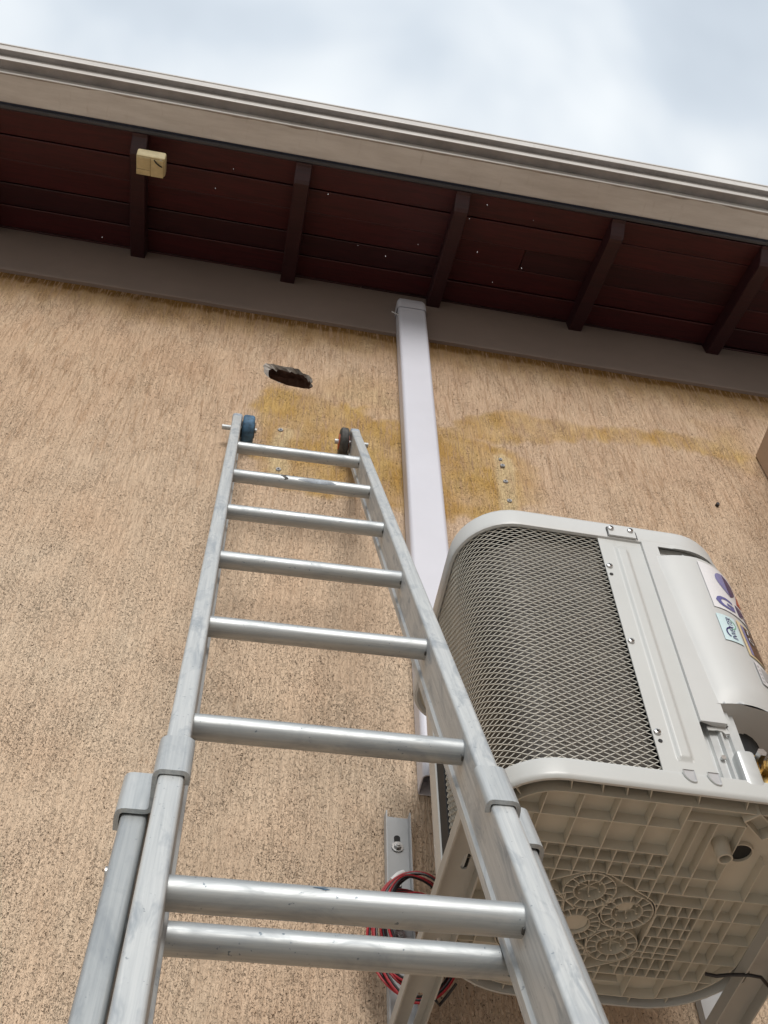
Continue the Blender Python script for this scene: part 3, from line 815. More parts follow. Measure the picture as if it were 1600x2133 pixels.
# drain notches in the band
def notch(xc):
    c = MB(); w = 0.0068
    c.prism([(xc - w, 0.9385), (xc - w, 0.928), (xc - w * 0.2, 0.9205), (xc + w * 0.6, 0.9195), (xc + w, 0.923), (xc + w, 0.9385)], Y0 - 0.01, Y0 + 0.0046, lambda a, b, d: (a, d, b))
    return c.build('cutter', M['dark'], ac)
# (shallow dishes on the band; grey stands in for shade inside)
for xc in (0.5405, 0.5705):
    w = 0.0068; z1 = 0.9375
    ol = fillet([(xc - w, z1), (xc - w, 0.928), (xc - w * 0.1, 0.9195), (xc + w, 0.9195), (xc + w, 0.926), (xc + w, z1)], 0.004, 3)
    m_ = MB()
    oo = ol
    cx = xc; cz = 0.930
    rim = [(cx + (a - cx) * 1.12, cz + (b - cz) * 1.10) for a, b in oo]
    ii = [(cx + (a - cx) * 0.80, cz + (b - cz) * 0.82 + 0.001) for a, b in oo]
    m_.loft([[(a, Y0 - 0.0008, b) for a, b in rim], [(a, Y0 - 0.0024, b) for a, b in oo]], smooth=False)
    m_.build('notch_rim', M['ac'], ac)
    m2 = MB(); m2.loft([[(a, Y0 - 0.0023, b) for a, b in oo], [(a, Y0 - 0.0012, b) for a, b in ii]], cap1=True, smooth=False)
    m2.build('drain_notch', M['inkgrey'], ac)

# underside: moulded floor, skirt and reinforcing ribs
ZF = 0.9200
fl = MB(); fl.add(lp(ZF, -0.0235), [tuple(range(len(lp(ZF, 0))))])
fl.loft([lp(0.9345, -0.006), lp(0.9345, -0.0245)], smooth=False)
fl.build('pan_floor', M['under'], ac)
rb = MB(); TH = 0.00135; zr0 = 0.9053
def rim_ribs(o, z0=zr0, th=TH):
    a = rrect(X0, X1, Y0, Y1, RF, RB, o + th / 2, 10); b = rrect(X0, X1, Y0, Y1, RF, RB, o - th / 2, 10)
    n = len(a)
    rb.loft([[(x, y, 0.9345) for x, y in a], [(x, y, z0) for x, y in a], [(x, y, z0) for x, y in b], [(x, y, ZF) for x, y in b]], smooth=False)
rim_ribs(-0.024)
inner = rrect(X0, X1, Y0, Y1, RF, RB, -0.024, 10)
HC = (0.472, 1.176)
ring_c = [(HC[0] + 0.0665 * math.cos(math.radians(a)), HC[1] + 0.0665 * math.sin(math.radians(a))) for a in (-90, -30, 30, 90, 150, 210)]
hexo = []
for i, (cx, cy) in enumerate(ring_c):
    a0 = (-90 + 60 * i) - 30; hexo += arc(cx, cy, 0.036, a0, a0 + 60, 4)
def clip(p, q, test, step=0.002):
    """parts of segment pq where test holds"""
    p = Vector(p); q = Vector(q); L = (q - p).length; n = max(2, int(L / step)); segs = []; start = None
    for i in range(n + 1):
        w = p.lerp(q, i / n); ok = test((w.x, w.y))
        if ok and start is None: start = w
        if (not ok or i == n) and start is not None:
            if (w - start).length > 0.003: segs.append((start, w))
            start = None
    return segs
def ribseg(p, q, z0=zr0, hexclip=True, th=TH):
    if p[1] == q[1]: z0 += 0.0003
    for a, b in clip(p, q, lambda w: inside(w, inner) and (not hexclip or not inside(w, hexo))):
        rb.rib(a, b, th, z0, ZF)
def rows_(*items):
    for x0, x1, y in items: ribseg((x0, y), (x1, y))
def cols_(*items):
    for x, y0, y1 in items: ribseg((x, y0), (x, y1))
# big cells along the front, half-size cells behind them
cols_((0.334, 0.93, 1.10), (0.3765, 0.93, 1.13), (0.4195, 0.93, 1.10), (0.4625, 0.93, 1.10), (0.505, 0.93, 1.10), (0.5465, 0.93, 1.124))
rows_((0.30, 0.5465, 0.985), (0.30, 0.5465, 1.0315), (0.30, 0.5465, 1.0525), (0.30, 0.5465, 1.0765))
cols_((0.355, 1.0315, 1.11), (0.398, 1.0315, 1.12), (0.441, 1.0315, 1.10), (0.483, 1.0315, 1.10), (0.5275, 1.0315, 1.1005))
# long panels at the right, fine cells beside the hub
rows_((0.5465, 0.6195, 0.968), (0.5465, 0.6195, 1.0665), (0.5275, 0.73, 1.0995))
cols_((0.5665, 0.968, 1.0995), (0.5865, 0.968, 1.0995), (0.6205, 0.968, 1.31), (0.6655, 1.029, 1.31))
rows_((0.5465, 0.6205, 1.121), (0.54, 0.735, 1.1405), (0.55, 0.6205, 1.1645), (0.545, 0.735, 1.184), (0.545, 0.6205, 1.2025), (0.545, 0.6205, 1.2165), (0.54, 0.735, 1.2275), (0.54, 0.6205, 1.25), (0.31, 0.735, 1.2675))
cols_((0.5640, 1.0995, 1.1405), (0.5788, 1.121, 1.1405), (0.5935, 1.121, 1.1405), (0.6080, 1.121, 1.1405))
cols_((0.5670, 1.1405, 1.184), (0.5818, 1.1405, 1.184), (0.5965, 1.1405, 1.184), (0.6110, 1.1405, 1.184))
cols_((0.5590, 1.184, 1.2275), (0.5738, 1.184, 1.2275), (0.5885, 1.184, 1.2275), (0.6032, 1.184, 1.2275))
cols_((0.5500, 1.2275, 1.2675), (0.5640, 1.2275, 1.2675), (0.5780, 1.2275, 1.2675), (0.5925, 1.2275, 1.2675), (0.6070, 1.2275, 1.2675))
cols_((0.6425, 1.0995, 1.2675))
# behind the hub and at the left
rows_((0.31, 0.56, 1.284), (0.31, 0.42, 1.11), (0.31, 0.42, 1.15), (0.31, 0.42, 1.19), (0.31, 0.43, 1.23))
cols_((0.355, 1.11, 1.30), (0.398, 1.12, 1.31), (0.441, 1.24, 1.2675), (0.483, 1.24, 1.31), (0.505, 1.24, 1.2675), (0.5275, 1.24, 1.284), (0.575, 1.2675, 1.312))
# ticks between the band and the skirt
for x in (0.40, 0.437, 0.466, 0.494, 0.552, 0.61, 0.66):
    rb.rib((x, Y0 + 0.006), (x + 0.003, Y0 + 0.024), TH, 0.910, 0.9345)
    rb.rib((x - 0.02, Y1 - 0.006), (x - 0.02, Y1 - 0.024), TH, 0.910, 0.9345)
for y in (1.0, 1.08, 1.16): rb.rib((X0 + 0.006, y), (X0 + 0.024, y), TH, 0.910, 0.9345); rb.rib((X1 - 0.006, y), (X1 - 0.024, y), TH, 0.910, 0.9345)
rb.rib((0.337, 0.948), (0.350, 0.965), TH, 0.910, 0.9345)
# hub: hexagon wall, six fan-boss rings with spokes and pegs, a centre boss
for a, b in zip(hexo, hexo[1:] + hexo[:1]): rb.rib(a, b, TH, zr0 + 0.0006, ZF)
def ringw(c, r, z0, n=28, th=TH):
    P = arc(c[0], c[1], r, 0, 360, n)
    for a, b in zip(P, P[1:]): rb.rib(a, b, th, z0, ZF)
for i, c in enumerate(ring_c):
    ringw(c, 0.0325, zr0 - 0.0002); ringw(c, 0.0195, zr0 + 0.0002)
    for k in range(14):
        a = 2 * math.pi * (k + 0.3) / 14
        rb.rib((c[0] + 0.0195 * math.cos(a), c[1] + 0.0195 * math.sin(a)), (c[0] + 0.0325 * math.cos(a), c[1] + 0.0325 * math.sin(a)), 0.0013, zr0 + 0.0006, ZF)
    for k in range(6):
        a = 2 * math.pi * (k + 0.25) / 6
        rb.cyl((c[0] + 0.0145 * math.cos(a), c[1] + 0.0145 * math.sin(a), 0.9085), (c[0] + 0.0145 * math.cos(a), c[1] + 0.0145 * math.sin(a), ZF), 0.0014, 8)
        rb.rib(c, (c[0] + 0.0145 * math.cos(a), c[1] + 0.0145 * math.sin(a)), 0.0012, 0.913, ZF)
    if i in (1, 4): rb.cyl((c[0] - 0.003, c[1] - 0.004, 0.913), (c[0] - 0.003, c[1] - 0.004, ZF), 0.0105, 20)
ringw(HC, 0.0315, zr0); ringw(HC, 0.0185, zr0)
rb.cyl((HC[0], HC[1], 0.910), (HC[0], HC[1], ZF), 0.0165, 24)
for k in range(18):
    a = 2 * math.pi * k / 18
    rb.rib((HC[0] + 0.0185 * math.cos(a), HC[1] + 0.0185 * math.sin(a)), (HC[0] + 0.0315 * math.cos(a), HC[1] + 0.0315 * math.sin(a)), 0.0013, zr0 + 0.0006, ZF)
for i in range(6):
    c = ring_c[i]; d = ring_c[(i + 1) % 6]
    v = Vector(d) - Vector(c); pr_ = Vector((-v.y, v.x)).normalized()
    for o in (-0.006, 0.006):
        rb.rib(Vector(c) + v * 0.48 * 0.98 + pr_ * o - v * 0.05, Vector(c) + v * 0.56 + pr_ * o, TH, zr0, ZF)
    u_ = (Vector(c) - Vector(HC)).normalized(); w_ = Vector((-u_.y, u_.x))
    for s_ in (-1, 1):
        rb.rib(Vector(HC) + u_ * 0.022 + w_ * 0.022 * s_, Vector(c) + w_ * 0.031 * s_ * 0.9 - u_ * 0.01, TH, zr0, ZF)
rbo = rb.build('pan_ribs', M['under'], ac)

# spigot, wiring hole and the square sleeve near the front right corner
sp = MB(); cx, cy = 0.607, 1.012
sp.loft([[(cx + r * math.cos(a), cy + r * math.sin(a), z) for a in [2 * math.pi * k / 20 for k in range(20)]] for r, z in ((0.0105, ZF), (0.0098, 0.905), (0.0092, 0.893), (0.0072, 0.893), (0.0072, 0.91))], cap1=True)
sp.build('drain_spigot', M['under'], ac)
hb = MB(); cx, cy = 0.6355, 1.024
hb.loft([[(cx + r * math.cos(a), cy + r * math.sin(a), z) for a in [2 * math.pi * k / 24 for k in range(24)]] for r, z in ((0.0175, ZF), (0.0165, ZF - 0.005), (0.0150, ZF - 0.005), (0.0150, ZF - 0.0005))], cap1=False)
hb.build('grommet', M['under'], ac)
MB().cyl((cx, cy, ZF - 0.0012), (cx, cy, ZF - 0.0009), 0.0151, 24).build('grommet_hole', M['black'], ac)
sl = MB(); c0 = Vector((0.6370, 0.9640)); e1 = Vector((0.0075, -0.0078)); e2 = Vector((0.0165, 0.0145))
oc = [c0 - e1 - e2, c0 + e1 - e2, c0 + e1 + e2, c0 - e1 + e2]; ic = [c0 + (p - c0) * 0.90 for p in oc]
sl.loft([[(p.x, p.y, ZF) for p in oc], [(p.x, p.y, 0.9035) for p in oc], [(p.x, p.y, 0.9035) for p in ic], [(p.x, p.y, ZF - 0.001) for p in ic]], cap1=True, smooth=False)
sl.build('cable_sleeve', M['under'], ac)

# body path (a little inside the band), counter-clockwise
BX0, BX1, BY0, BY1, BRF, BRB = X0 + 0.008, X1 - 0.007, Y0 + 0.008, Y1 - 0.008, 0.083, 0.122
def dense(poly, st_):
    o = []
    for a, b in zip(poly, poly[1:]):
        a, b = Vector(a), Vector(b); n = max(1, int((b - a).length / st_ + .5))
        for i in range(n): o.append(a.lerp(b, i / n))
    o.append(Vector(poly[-1])); return o
class Path:
    def __init__(self, pts):
        self.p = [Vector(p) for p in pts]; self.s = [0.0]
        for a, b in zip(self.p, self.p[1:]): self.s.append(self.s[-1] + (b - a).length)
        self.L = self.s[-1]
    def at(self, s):
        s = min(max(s, 0), self.L)
        i = min(max(int(np.searchsorted(self.s, s)) - 1, 0), len(self.p) - 2)
        t = (s - self.s[i]) / max(self.s[i + 1] - self.s[i], 1e-9)
        d = (self.p[i + 1] - self.p[i]).normalized()
        return self.p[i].lerp(self.p[i + 1], t), Vector((d.y, -d.x))
# mesh guard runs from the front panel leftwards round two corners
gp = [(0.512, BY0)] + arc(BX0 + BRF, BY0 + BRF, BRF, 270, 180, 14) + [(BX0, 1.151)]
guard = Path(gp)                                 # normals from .at() point inwards here -> use minus
WCELL, HCELL = 0.0150, 0.00520
zrow0 = 0.931; nrow = 91
mg = MB(); half = WCELL / 2; nk = int(guard.L / half)
for i in range(nrow + 1):
    zc = zrow0 + i * HCELL; pts = []
    for k in range(nk + 1):
        sg = 1 if (k + i) % 2 == 0 else -1
        p, nrm = guard.at(k * half)
        for (ds, fz, fo) in ((0.0, 0.42, 0.0),) if k == nk else ((0.0, 0.47, 0.0006), (half * 0.14, 0.40, 0.0006), (half * 0.86, -0.40, -0.0006)):
            p, nrm = guard.at(k * half + ds)
            off = -0.0008 + fo * sg
            pts.append((p.x - nrm.x * off * -1, p.y - nrm.y * off * -1, min(max(zc + sg * fz * HCELL + 0.0003 * mnoise.noise(Vector((k * .9, i * 1.3, 0))), 0.926), 1.405)))
    mg.tube(pts, 0.00056, 4, False, False, 0.785)
mg.build('mesh_guard', M['wire'], ac)
# fins behind the mesh and the dark inside
cpts = [(0.515, BY0 + 0.011)] + arc(BX0 + BRF, BY0 + BRF, BRF - 0.011, 270, 180, 14) + [(BX0 + 0.011, 1.155)]
cm = MB(); cpd = [tuple(p) for p in dense(cpts, 0.01)]
def ctop(x): return 1.372 + 0.026 * float(smooth(0.375, 0.40, np.array(x)))
cm.loft([[(x, y, 0.92) for x, y in cpd], [(x, y, ctop(x)) for x, y in cpd]], closed=False)
cm.build('coil', M['coil'], ac)
it = MB(); it.loft([[(x, y, z) for x, y in rrect(BX0, BX1, BY0, BY1, BRF, BRB, -0.026, 8)] for z in (0.926, 1.412)], cap1=True, smooth=False)
it.build('inner_shell', M['black'], ac)
# horizontal refrigerant bends seen through the mesh near the rear corner
# rear wrap sheet: pale edge flange, black sealing strip, rear wall
bs = MB(); bs.prism(ribbon([(BX0 + 0.001, 1.1515), (BX0 + 0.001, 1.165), (BX0 + 0.001, 1.187)], 0.007), 0.93, 1.41, lambda a, b, d: (a, b, d), True)
bs.build('sealing_strip', M['black'], ac)
rs = MB(); a_ = [(BX0 - 0.0035, 1.1885)] + arc(BX0 + BRB, BY1 - BRB, BRB + 0.0035, 180, 90, 10) + arc(BX1 - BRB, BY1 - BRB, BRB + 0.004, 90, 0, 10) + [(BX1 + 0.004, BY0 + BRF)]
rs.prism(ribbon(a_, 0.0025), 0.93, 1.41, lambda a, b, d: (a, b, d), True)
rs.build('rear_panel', M['ac'], ac)

# top cap: band with rolled edges, roof plate and fan guard rings
tcp = MB()
def lc(z, o, n=10): return [(x, y, z) for x, y in rrect(X0, X1, Y0, Y1, RF, 0.062, o, n)]
tcp.loft([lc(1.416, -0.010), lc(1.404, -0.009), lc(1.4005, -0.0045), lc(1.4015, -0.0005), lc(1.406, 0.0012), lc(1.432, 0.0), lc(1.440, -0.0022), lc(1.4445, -0.0075), lc(1.446, -0.018)], smooth=True, cap1=True)
tcp.build('top_cap', M['acplastic'], ac)
cs_ = MB(); cs_.loft([lc(1.4145, -0.0098), lc(1.4125, -0.0098)], cap0=True, cap1=True); cs_.build('cap_gap_shade', M['black'], ac)  # black sheet standing in for the shade in the gap below the cap
cr_ = MB(); pr_ = [(x, y) for x, y, z in lc(0, -0.0092) if y > 1.19]; pr_ = [(pr_[0][0], 1.19)] + pr_ + [(pr_[-1][0], 1.19)]; cr_.prism(pr_, 1.4055, 1.4075, lambda a, b, d: (a, b, d)); cr_.build('cap_floor', M['under'], ac)
fg = MB(); fc = ((X0 + X1) / 2, (Y0 + Y1) / 2)
for r in (0.05, 0.085, 0.12, 0.155): fg.tube([(a, b, 1.449) for a, b in arc(fc[0], fc[1], r, 0, 360, 40)], 0.002, 6, False)
for k in range(8):
    a = math.pi * k / 4; fg.tube([(fc[0] + 0.03 * math.cos(a), fc[1] + 0.03 * math.sin(a), 1.4515), (fc[0] + 0.158 * math.cos(a), fc[1] + 0.158 * math.sin(a), 1.4515)], 0.002, 6)
fg.build('fan_guard', M['wire'], ac)
# tab on the cap with its two screws, a fine outline round it
tb = MB(); tb.prism(fillet([(0.5285, 1.4035), (0.5285, 1.4245), (0.5655, 1.4245), (0.5705, 1.4205), (0.5705, 1.4035)], 0.004, 3), Y0 - 0.0012, Y0 - 0.0035, lambda a, b, d: (a, d, b))
tb.build('cap_tab', M['acplastic'], ac)
ol = fillet([(0.527, 1.4025), (0.527, 1.4255), (0.5665, 1.4255), (0.5722, 1.421), (0.5722, 1.4025)], 0.004, 3)
MB().prism(ribbon(ol, 0.0011), Y0 - 0.0010, Y0 - 0.0022, lambda a, b, d: (a, d, b)).build('tab_gap', M['dark'], ac)

# service panel with a pressed rib
PXa, PXb = 0.5115, 0.5775
YP = Y0 + 0.0035
sv = MB()
zz = [0.934, 0.955, 0.962, 1.374, 1.386, 1.403]
xx = [PXa, 0.5335, 0.5375, 0.5500, 0.5540, PXb]
def ph(x, z):
    if 0.958 < z < 1.38 and 0.536 < x < 0.552: return YP - 0.0034
    return YP
sv.add([(x, ph(x, z), z) for z in zz for x in xx], [(j * 6 + i, j * 6 + i + 1, (j + 1) * 6 + i + 1, (j + 1) * 6 + i) for j in range(5) for i in range(5)], False)
sv.add([(PXa, YP, 0.934), (PXa, YP, 1.403), (PXa, YP + 0.002, 1.403), (PXa, YP + 0.002, 0.934)], [(0, 1, 2, 3)])
sv.add([(PXb, YP, 0.934), (PXb, YP, 1.403), (PXb, YP + 0.012, 1.403), (PXb, YP + 0.012, 0.934)], [(0, 1, 2, 3)])
svo = sv.build('service_panel', M['ac'], ac)
md = svo.modifiers.new('soft', 'BEVEL'); md.width = 0.0016; md.segments = 2; md.limit_method = 'ANGLE'; md.angle_limit = math.radians(20)
def screw(x, z, y=None, r=0.0048):
    y = YP if y is None else y
    m_ = MB(); loops = []
    for rr, yy in ((r, 0), (r, -0.0012), (r * 0.85, -0.0028), (r * 0.45, -0.0036)):
        loops.append([(x + rr * math.cos(a), y + yy, z + rr * math.sin(a)) for a in [2 * math.pi * k / 16 for k in range(16)]])
    m_.loft(loops, cap1=True); o = m_.build('screw', M['screw'], ac)
    s_ = MB()
    for ang in (0.5, 2.07):
        c_, d_ = math.cos(ang) * r * .55, math.sin(ang) * r * .55; c2, d2 = -math.sin(ang) * r * .14, math.cos(ang) * r * .14
        s_.add([(x - c_ - c2, y - 0.0038, z - d_ - d2), (x + c_ - c2, y - 0.0038, z + d_ - d2), (x + c_ + c2, y - 0.0038, z + d_ + d2), (x - c_ + c2, y - 0.0038, z - d_ + d2)], [(0, 1, 2, 3)])
    so = s_.build('slot', M['dark'], ac)
    so.parent = o
for x, z in ((0.5175, 1.331), (0.5175, 1.166), (0.5175, 0.999)): screw(x, z)
screw(0.533, 1.4195, Y0 - 0.0036); screw(0.5635, 1.420, Y0 - 0.0036)
for x, z in ((0.517, 1.312), (0.5185, 0.985)):
    MB().cyl((x, YP - 0.0002, z), (x, YP - 0.0009, z), 0.0028, 12).build('screw_hole', M['dark'], ac)

# valve plate behind the open foot of the side cover: fluted galvanised sheet
vp = MB(); fx = [0.5775, 0.580, 0.582, 0.590, 0.592, 0.602, 0.604, 0.6065, 0.6085, 0.615, 0.617, 0.6235, 0.6255, 0.632, 0.640]
fy = [0, 0.012, 0.014, 0.014, 0.010, 0.010, 0.005, 0.005, 0.010, 0.010, 0.006, 0.006, 0.010, 0.010, 0.03]
vp.loft([[(x, YP + d, z) for x, d in zip(fx, fy)] for z in (0.928, 1.06)], closed=False, smooth=False)
vp.build('valve_plate', M['galv'], ac)
pb = MB(); pb.cbox((0.611, YP - 0.004, 0.925), (0.6345, YP + 0.03, 0.985), 0.005); pb.build('valve_box', M['galv'], ac)
MB().cyl((0.598, YP + 0.011, 0.978), (0.598, YP + 0.005, 0.977), 0.0032, 10).build('rivet', M['screw'], ac)
# brass service valve
bv = MB()
bv.prism([(0.650 + 0.013 * math.cos(a), 0.958 + 0.013 * math.sin(a)) for a in [math.pi * k / 3 + .3 for k in range(6)]], 0.918, 0.945, lambda a, b, d: (a, d, b))
bv.cyl((0.650, 0.907, 0.958), (0.650, 0.920, 0.958), 0.0100, 20)
bv.cyl((0.650, 0.934, 0.958), (0.641, 0.934, 0.935), 0.0090, 14); bv.box((0.634, 0.928, 0.938), (0.639, 0.955, 0.985))
bv.build('brass_valve', M['brass'], ac)
bn = MB(); bn.prism([(0.641 + 0.0062 * math.cos(a), 0.978 + 0.0062 * math.sin(a)) for a in [math.pi * k / 3 for k in range(6)]], 0.915, 0.930, lambda a, b, d: (a, d, b)); bn.build('valve_nut', M['screw'], ac)

# side cover: flat margin, crease, then a swelling that follows the rounded corner
YB = Y0 - 0.0005
base_cp = [(0.5782, YB), (0.6395, YB)] + arc(0.6395, YB + 0.09, 0.090, 270, 360, 24)[1:] + [(0.7295, 1.16)]
cpath = Path(base_cp)
S_CR = 0.0225                                   # crease (leans a little)
def crease(z): return 0.0148 + (1.378 - z) * 0.0520
def swell(s, z):
    """how far the cover stands out from its base line"""
    a = 1 - math.exp(-max(s - crease(z), 0) / 0.020); a *= 1 - 0.2 * float(smooth(0.06, 0.12, np.array(s)))
    t = 0.0115 * a
    # upper hand grip: the swelling starts below a slot
    return t
def cov(s, z, lift=0.0):
    p, nrm = cpath.at(s); k = swell(s, z) + lift
    return (p.x + nrm.x * k, p.y + nrm.y * k, z)
ZC0, ZC1, ZBULGE, ZGRIP = 1.026, 1.4035, 1.083, 1.367
cv_ = MB()
ss = [0.0, 0.008, 0.016, 0.0235, S_CR] + [S_CR + 0.004 * i for i in range(1, 12)] + frange(S_CR + 0.05, cpath.L, 0.012)
def base_pt(s, z, lift=0.0):
    p, nrm = cpath.at(s); return (p.x + nrm.x * lift, p.y + nrm.y * lift, z)
flat_s = [0.0, 0.0015, 0.008, 0.016, 0.022, S_CR]
cv_.loft([[base_pt(s, z, 0) for s in flat_s] + [base_pt(0.0345, z)] for z in (ZC0, 1.2, ZGRIP + 0.001)], closed=False, smooth=True)
# lower edge of the flat margin
cv_.add([base_pt(0, ZC0), base_pt(0, ZC1), (0.5776, YP + 0.002, ZC1), (0.5776, YP + 0.002, ZC0)], [(0, 1, 2, 3)])
cv_.add([base_pt(0, ZC0), base_pt(0.0345, ZC0), base_pt(0.0345, ZC0, -0.012), base_pt(0, ZC0, -0.002)], [(0, 1, 2, 3)])
bs_ = frange(0.011, 0.046, 0.0025) + frange(0.050, cpath.L, 0.008)
zl = [ZBULGE - 0.022, ZBULGE - 0.018, ZBULGE - 0.013, ZBULGE - 0.008, ZBULGE - 0.003, ZBULGE + 0.002, ZBULGE + 0.006, ZBULGE + 0.016] + frange(1.12, 1.34, 0.02) + [ZGRIP - 0.004, ZGRIP, ZGRIP + 0.001]
def bul(s, z):
    k = 1.0
    if z < ZBULGE + 0.006:
        d = (ZBULGE + 0.006 - z) / 0.028; k = 1 - 0.45 * d ** 1.6
    if z >= ZGRIP: k = 0.92 if z == ZGRIP else 0.55
    p, nrm = cpath.at(s); q = swell(s, z) * k - 0.0006
    return (p.x + nrm.x * q, p.y + nrm.y * q, z)
cv_.loft([[bul(s, z) for s in bs_] for z in zl], closed=False, smooth=True)
# underside of the swelling runs back and down to the slanting foot
sl_ = frange(0, 1, 0.1)
A_ = [bul(bs_[min(int(t * (len(bs_) - 1) + .5), len(bs_) - 1)], zl[0]) for t in sl_]
B2 = []
for t in sl_:
    q = min(t / 0.4, 1); w_ = max(t - 0.4, 0) / 0.6
    B2.append((0.6165 + 0.061 * q + 0.045 * w_, 0.928 + 0.058 * q + 0.06 * w_, 1.031 + 0.016 * q))
cv_.loft([A_, [tuple(Vector(a).lerp(Vector(b), 0.5) + Vector((0, 0.006, 0.004))) for a, b in zip(A_, B2)], B2], closed=False, smooth=True)
# top strip beside the cap, past the grip slot
cv_.loft([[base_pt(s, z, 0.0 if s < 0.05 else 0.001) for s in [0.0240] + [q_ for q_ in bs_ if q_ > 0.026]] for z in (ZGRIP + 0.0270, ZC1)], closed=False, smooth=True)
cvo = cv_.build('side_cover', M['acplastic'], ac)
cv2 = MB(); cv2.loft([[base_pt(s, z) for s in (0, 0.008, 0.016, 0.0240)] for z in (ZGRIP + 0.001, ZC1)], closed=False, smooth=True); cv2.add([base_pt(0.0240, ZGRIP + .001), base_pt(0.0240, ZC1), base_pt(0.0240, ZC1, -0.009), base_pt(0.0240, ZGRIP + .001, -0.009)], [(0, 1, 2, 3)]); cv2.build('cover_corner', M['acplastic'], ac)
gs = MB(); gs.loft([[base_pt(s, z, -0.010) for s in bs_[1:]] for z in (ZGRIP - 0.03, ZC1)], closed=False, smooth=True)
gs.build('grip_recess', M['acplastic'], ac)
gr = MB(); s0 = 0.058
gr.add([base_pt(s0, ZGRIP - 0.012, -0.009), base_pt(s0, ZGRIP + 0.013, -0.009), base_pt(s0, ZGRIP + 0.013, 0.001), base_pt(s0, ZGRIP - 0.002, 0.008),
        base_pt(s0 + .002, ZGRIP - 0.012, -0.009), base_pt(s0 + .002, ZGRIP + 0.013, -0.009), base_pt(s0 + .002, ZGRIP + 0.013, 0.001), base_pt(s0 + .002, ZGRIP - 0.002, 0.008)],
       [(0, 1, 2, 3), (4, 7, 6, 5), (0, 3, 7, 4), (3, 2, 6, 7)])
gr.build('grip_web', M['acplastic'], ac)
# broken latch under the cover's lower edge
lt = MB(); lt.prism([(0.588, ZC0 - 0.001), (0.614, ZC0 - 0.001), (0.616, ZC0 - 0.009), (0.610, ZC0 - 0.0105), (0.607, ZC0 - 0.0065), (0.600, ZC0 - 0.0055), (0.595, ZC0 - 0.0065), (0.5885, ZC0 - 0.0065)], YP + 0.0035, YP + 0.005, lambda a, b, d: (a, d, b))
lt.build('cover_latch', M['acplastic'], ac)

# ---- stickers on the swelling
def on_cover(a, z, lift): return cov(a, z, lift)
def patch(a0, a1, z0, z1, lift, mat, nm, parent, skew=0.0, n=14, chamfer=0.0):
    m_ = MB(); rows_ = []
    for j in range(5):
        z = z0 + (z1 - z0) * j / 4
        rows_.append([on_cover(a0 + (a1 - a0) * i / n, z, lift) for i in range(n + 1)])
    m_.loft(rows_, closed=False, smooth=True)
    return m_.build(nm, mat, parent)
def wrap_poly(polys, lift, mat, nm, parent):
    """flat outlines in (s, z) subdivided and laid on the cover"""
    bm = bmesh.new()
    for pl_ in polys:
        try: bm.faces.new([bm.verts.new((a, b, 0)) for a, b in pl_])
        except ValueError: pass
    bmesh.ops.triangulate(bm, faces=bm.faces)
    bmesh.ops.subdivide_edges(bm, edges=[e_ for e_ in bm.edges if e_.calc_length() > 0.004], cuts=2, use_grid_fill=False)
    bmesh.ops.triangulate(bm, faces=bm.faces)
    for v in bm.verts: v.co = Vector(on_cover(v.co.x, v.co.y, lift))
    m_ = MB(); m_.bm(bm, True); return m_.build(nm, mat, parent)
def wrap_text(txt, s, z, size, lift, mat, nm, parent, rot=0.0, xs_=1.0, shear=0.0, bold=0.0):
    cu = bpy.data.curves.new('t', 'FONT'); cu.body = txt; cu.size = size; cu.resolution_u = 3; cu.shear = shear; cu.offset = size * bold
    to = bpy.data.objects.new('t', cu); COL.objects.link(to)
    dg = bpy.context.evaluated_depsgraph_get(); me = bpy.data.meshes.new_from_object(to.evaluated_get(dg))
    bm = bmesh.new(); bm.from_mesh(me)
    bmesh.ops.triangulate(bm, faces=bm.faces)
    bmesh.ops.subdivide_edges(bm, edges=[e_ for e_ in bm.edges if e_.calc_length() > 0.004], cuts=2)
    bmesh.ops.triangulate(bm, faces=bm.faces)
    c, s_ = math.cos(rot), math.sin(rot)
    for v in bm.verts:
        x, y = v.co.x * xs_, v.co.y
        v.co = Vector(on_cover(s + x * c - y * s_, z + x * s_ + y * c, lift))
    m_ = MB(); m_.bm(bm, True)
    bpy.data.objects.remove(to); bpy.data.curves.remove(cu); bpy.data.meshes.remove(me)
    return m_.build(nm, mat, parent)
LF = 0.0006
lg = patch(0.0715, 0.185, 1.2515, 1.357, LF, M['white'], 'logo_sticker', ac)
def petal(s0, z0, w, h, side, n=14):
    o = []
    for i in range(n + 1):
        t = i / n; o.append((s0 + side * w * math.sin(math.pi * t ** 0.8) ** 0.8, z0 + h * (1 - t)))
    return o
wrap_poly([petal(0.1098, 1.300, 0.0175, 0.050, -1)], 2 * LF, M['lilac'], 'logo_petal', lg)  # lilac half paints the sky's reflection on a navy petal
wrap_poly([petal(0.1102, 1.298, 0.020, 0.053, 1)[::-1]], 2 * LF, M['navy'], 'logo_petal', lg)
wrap_poly([[(0.122, 1.292), (0.138, 1.332), (0.148, 1.325), (0.134, 1.292)]], 2 * LF, M['red'], 'logo_petal', lg)
wrap_text('G', 0.0775, 1.2585, 0.034, 2 * LF, M['logo_sheen'], 'logo_text', lg, 0, 1.25, 0, 0.035)
wrap_text('REE', 0.1120, 1.2585, 0.034, 2 * LF, M['navy'], 'logo_text', lg, 0, 1.18, 0, 0.035)
iv = patch(0.0690, 0.0962, 1.1805, 1.2365, LF, M['cyan'], 'inverter_sticker', ac)
wrap_text('INVERTER', 0.0880, 1.1845, 0.0108, 2 * LF, M['navy'], 'inverter_text', iv, math.pi / 2, 0.98, 0.25)
def band_arc(s0, z0, r, a0, a1, w, n=10):
    o = arc(s0, z0, r, a0, a1, n); i_ = arc(s0, z0, r - w, a0, a1, n)[::-1]; return o + i_
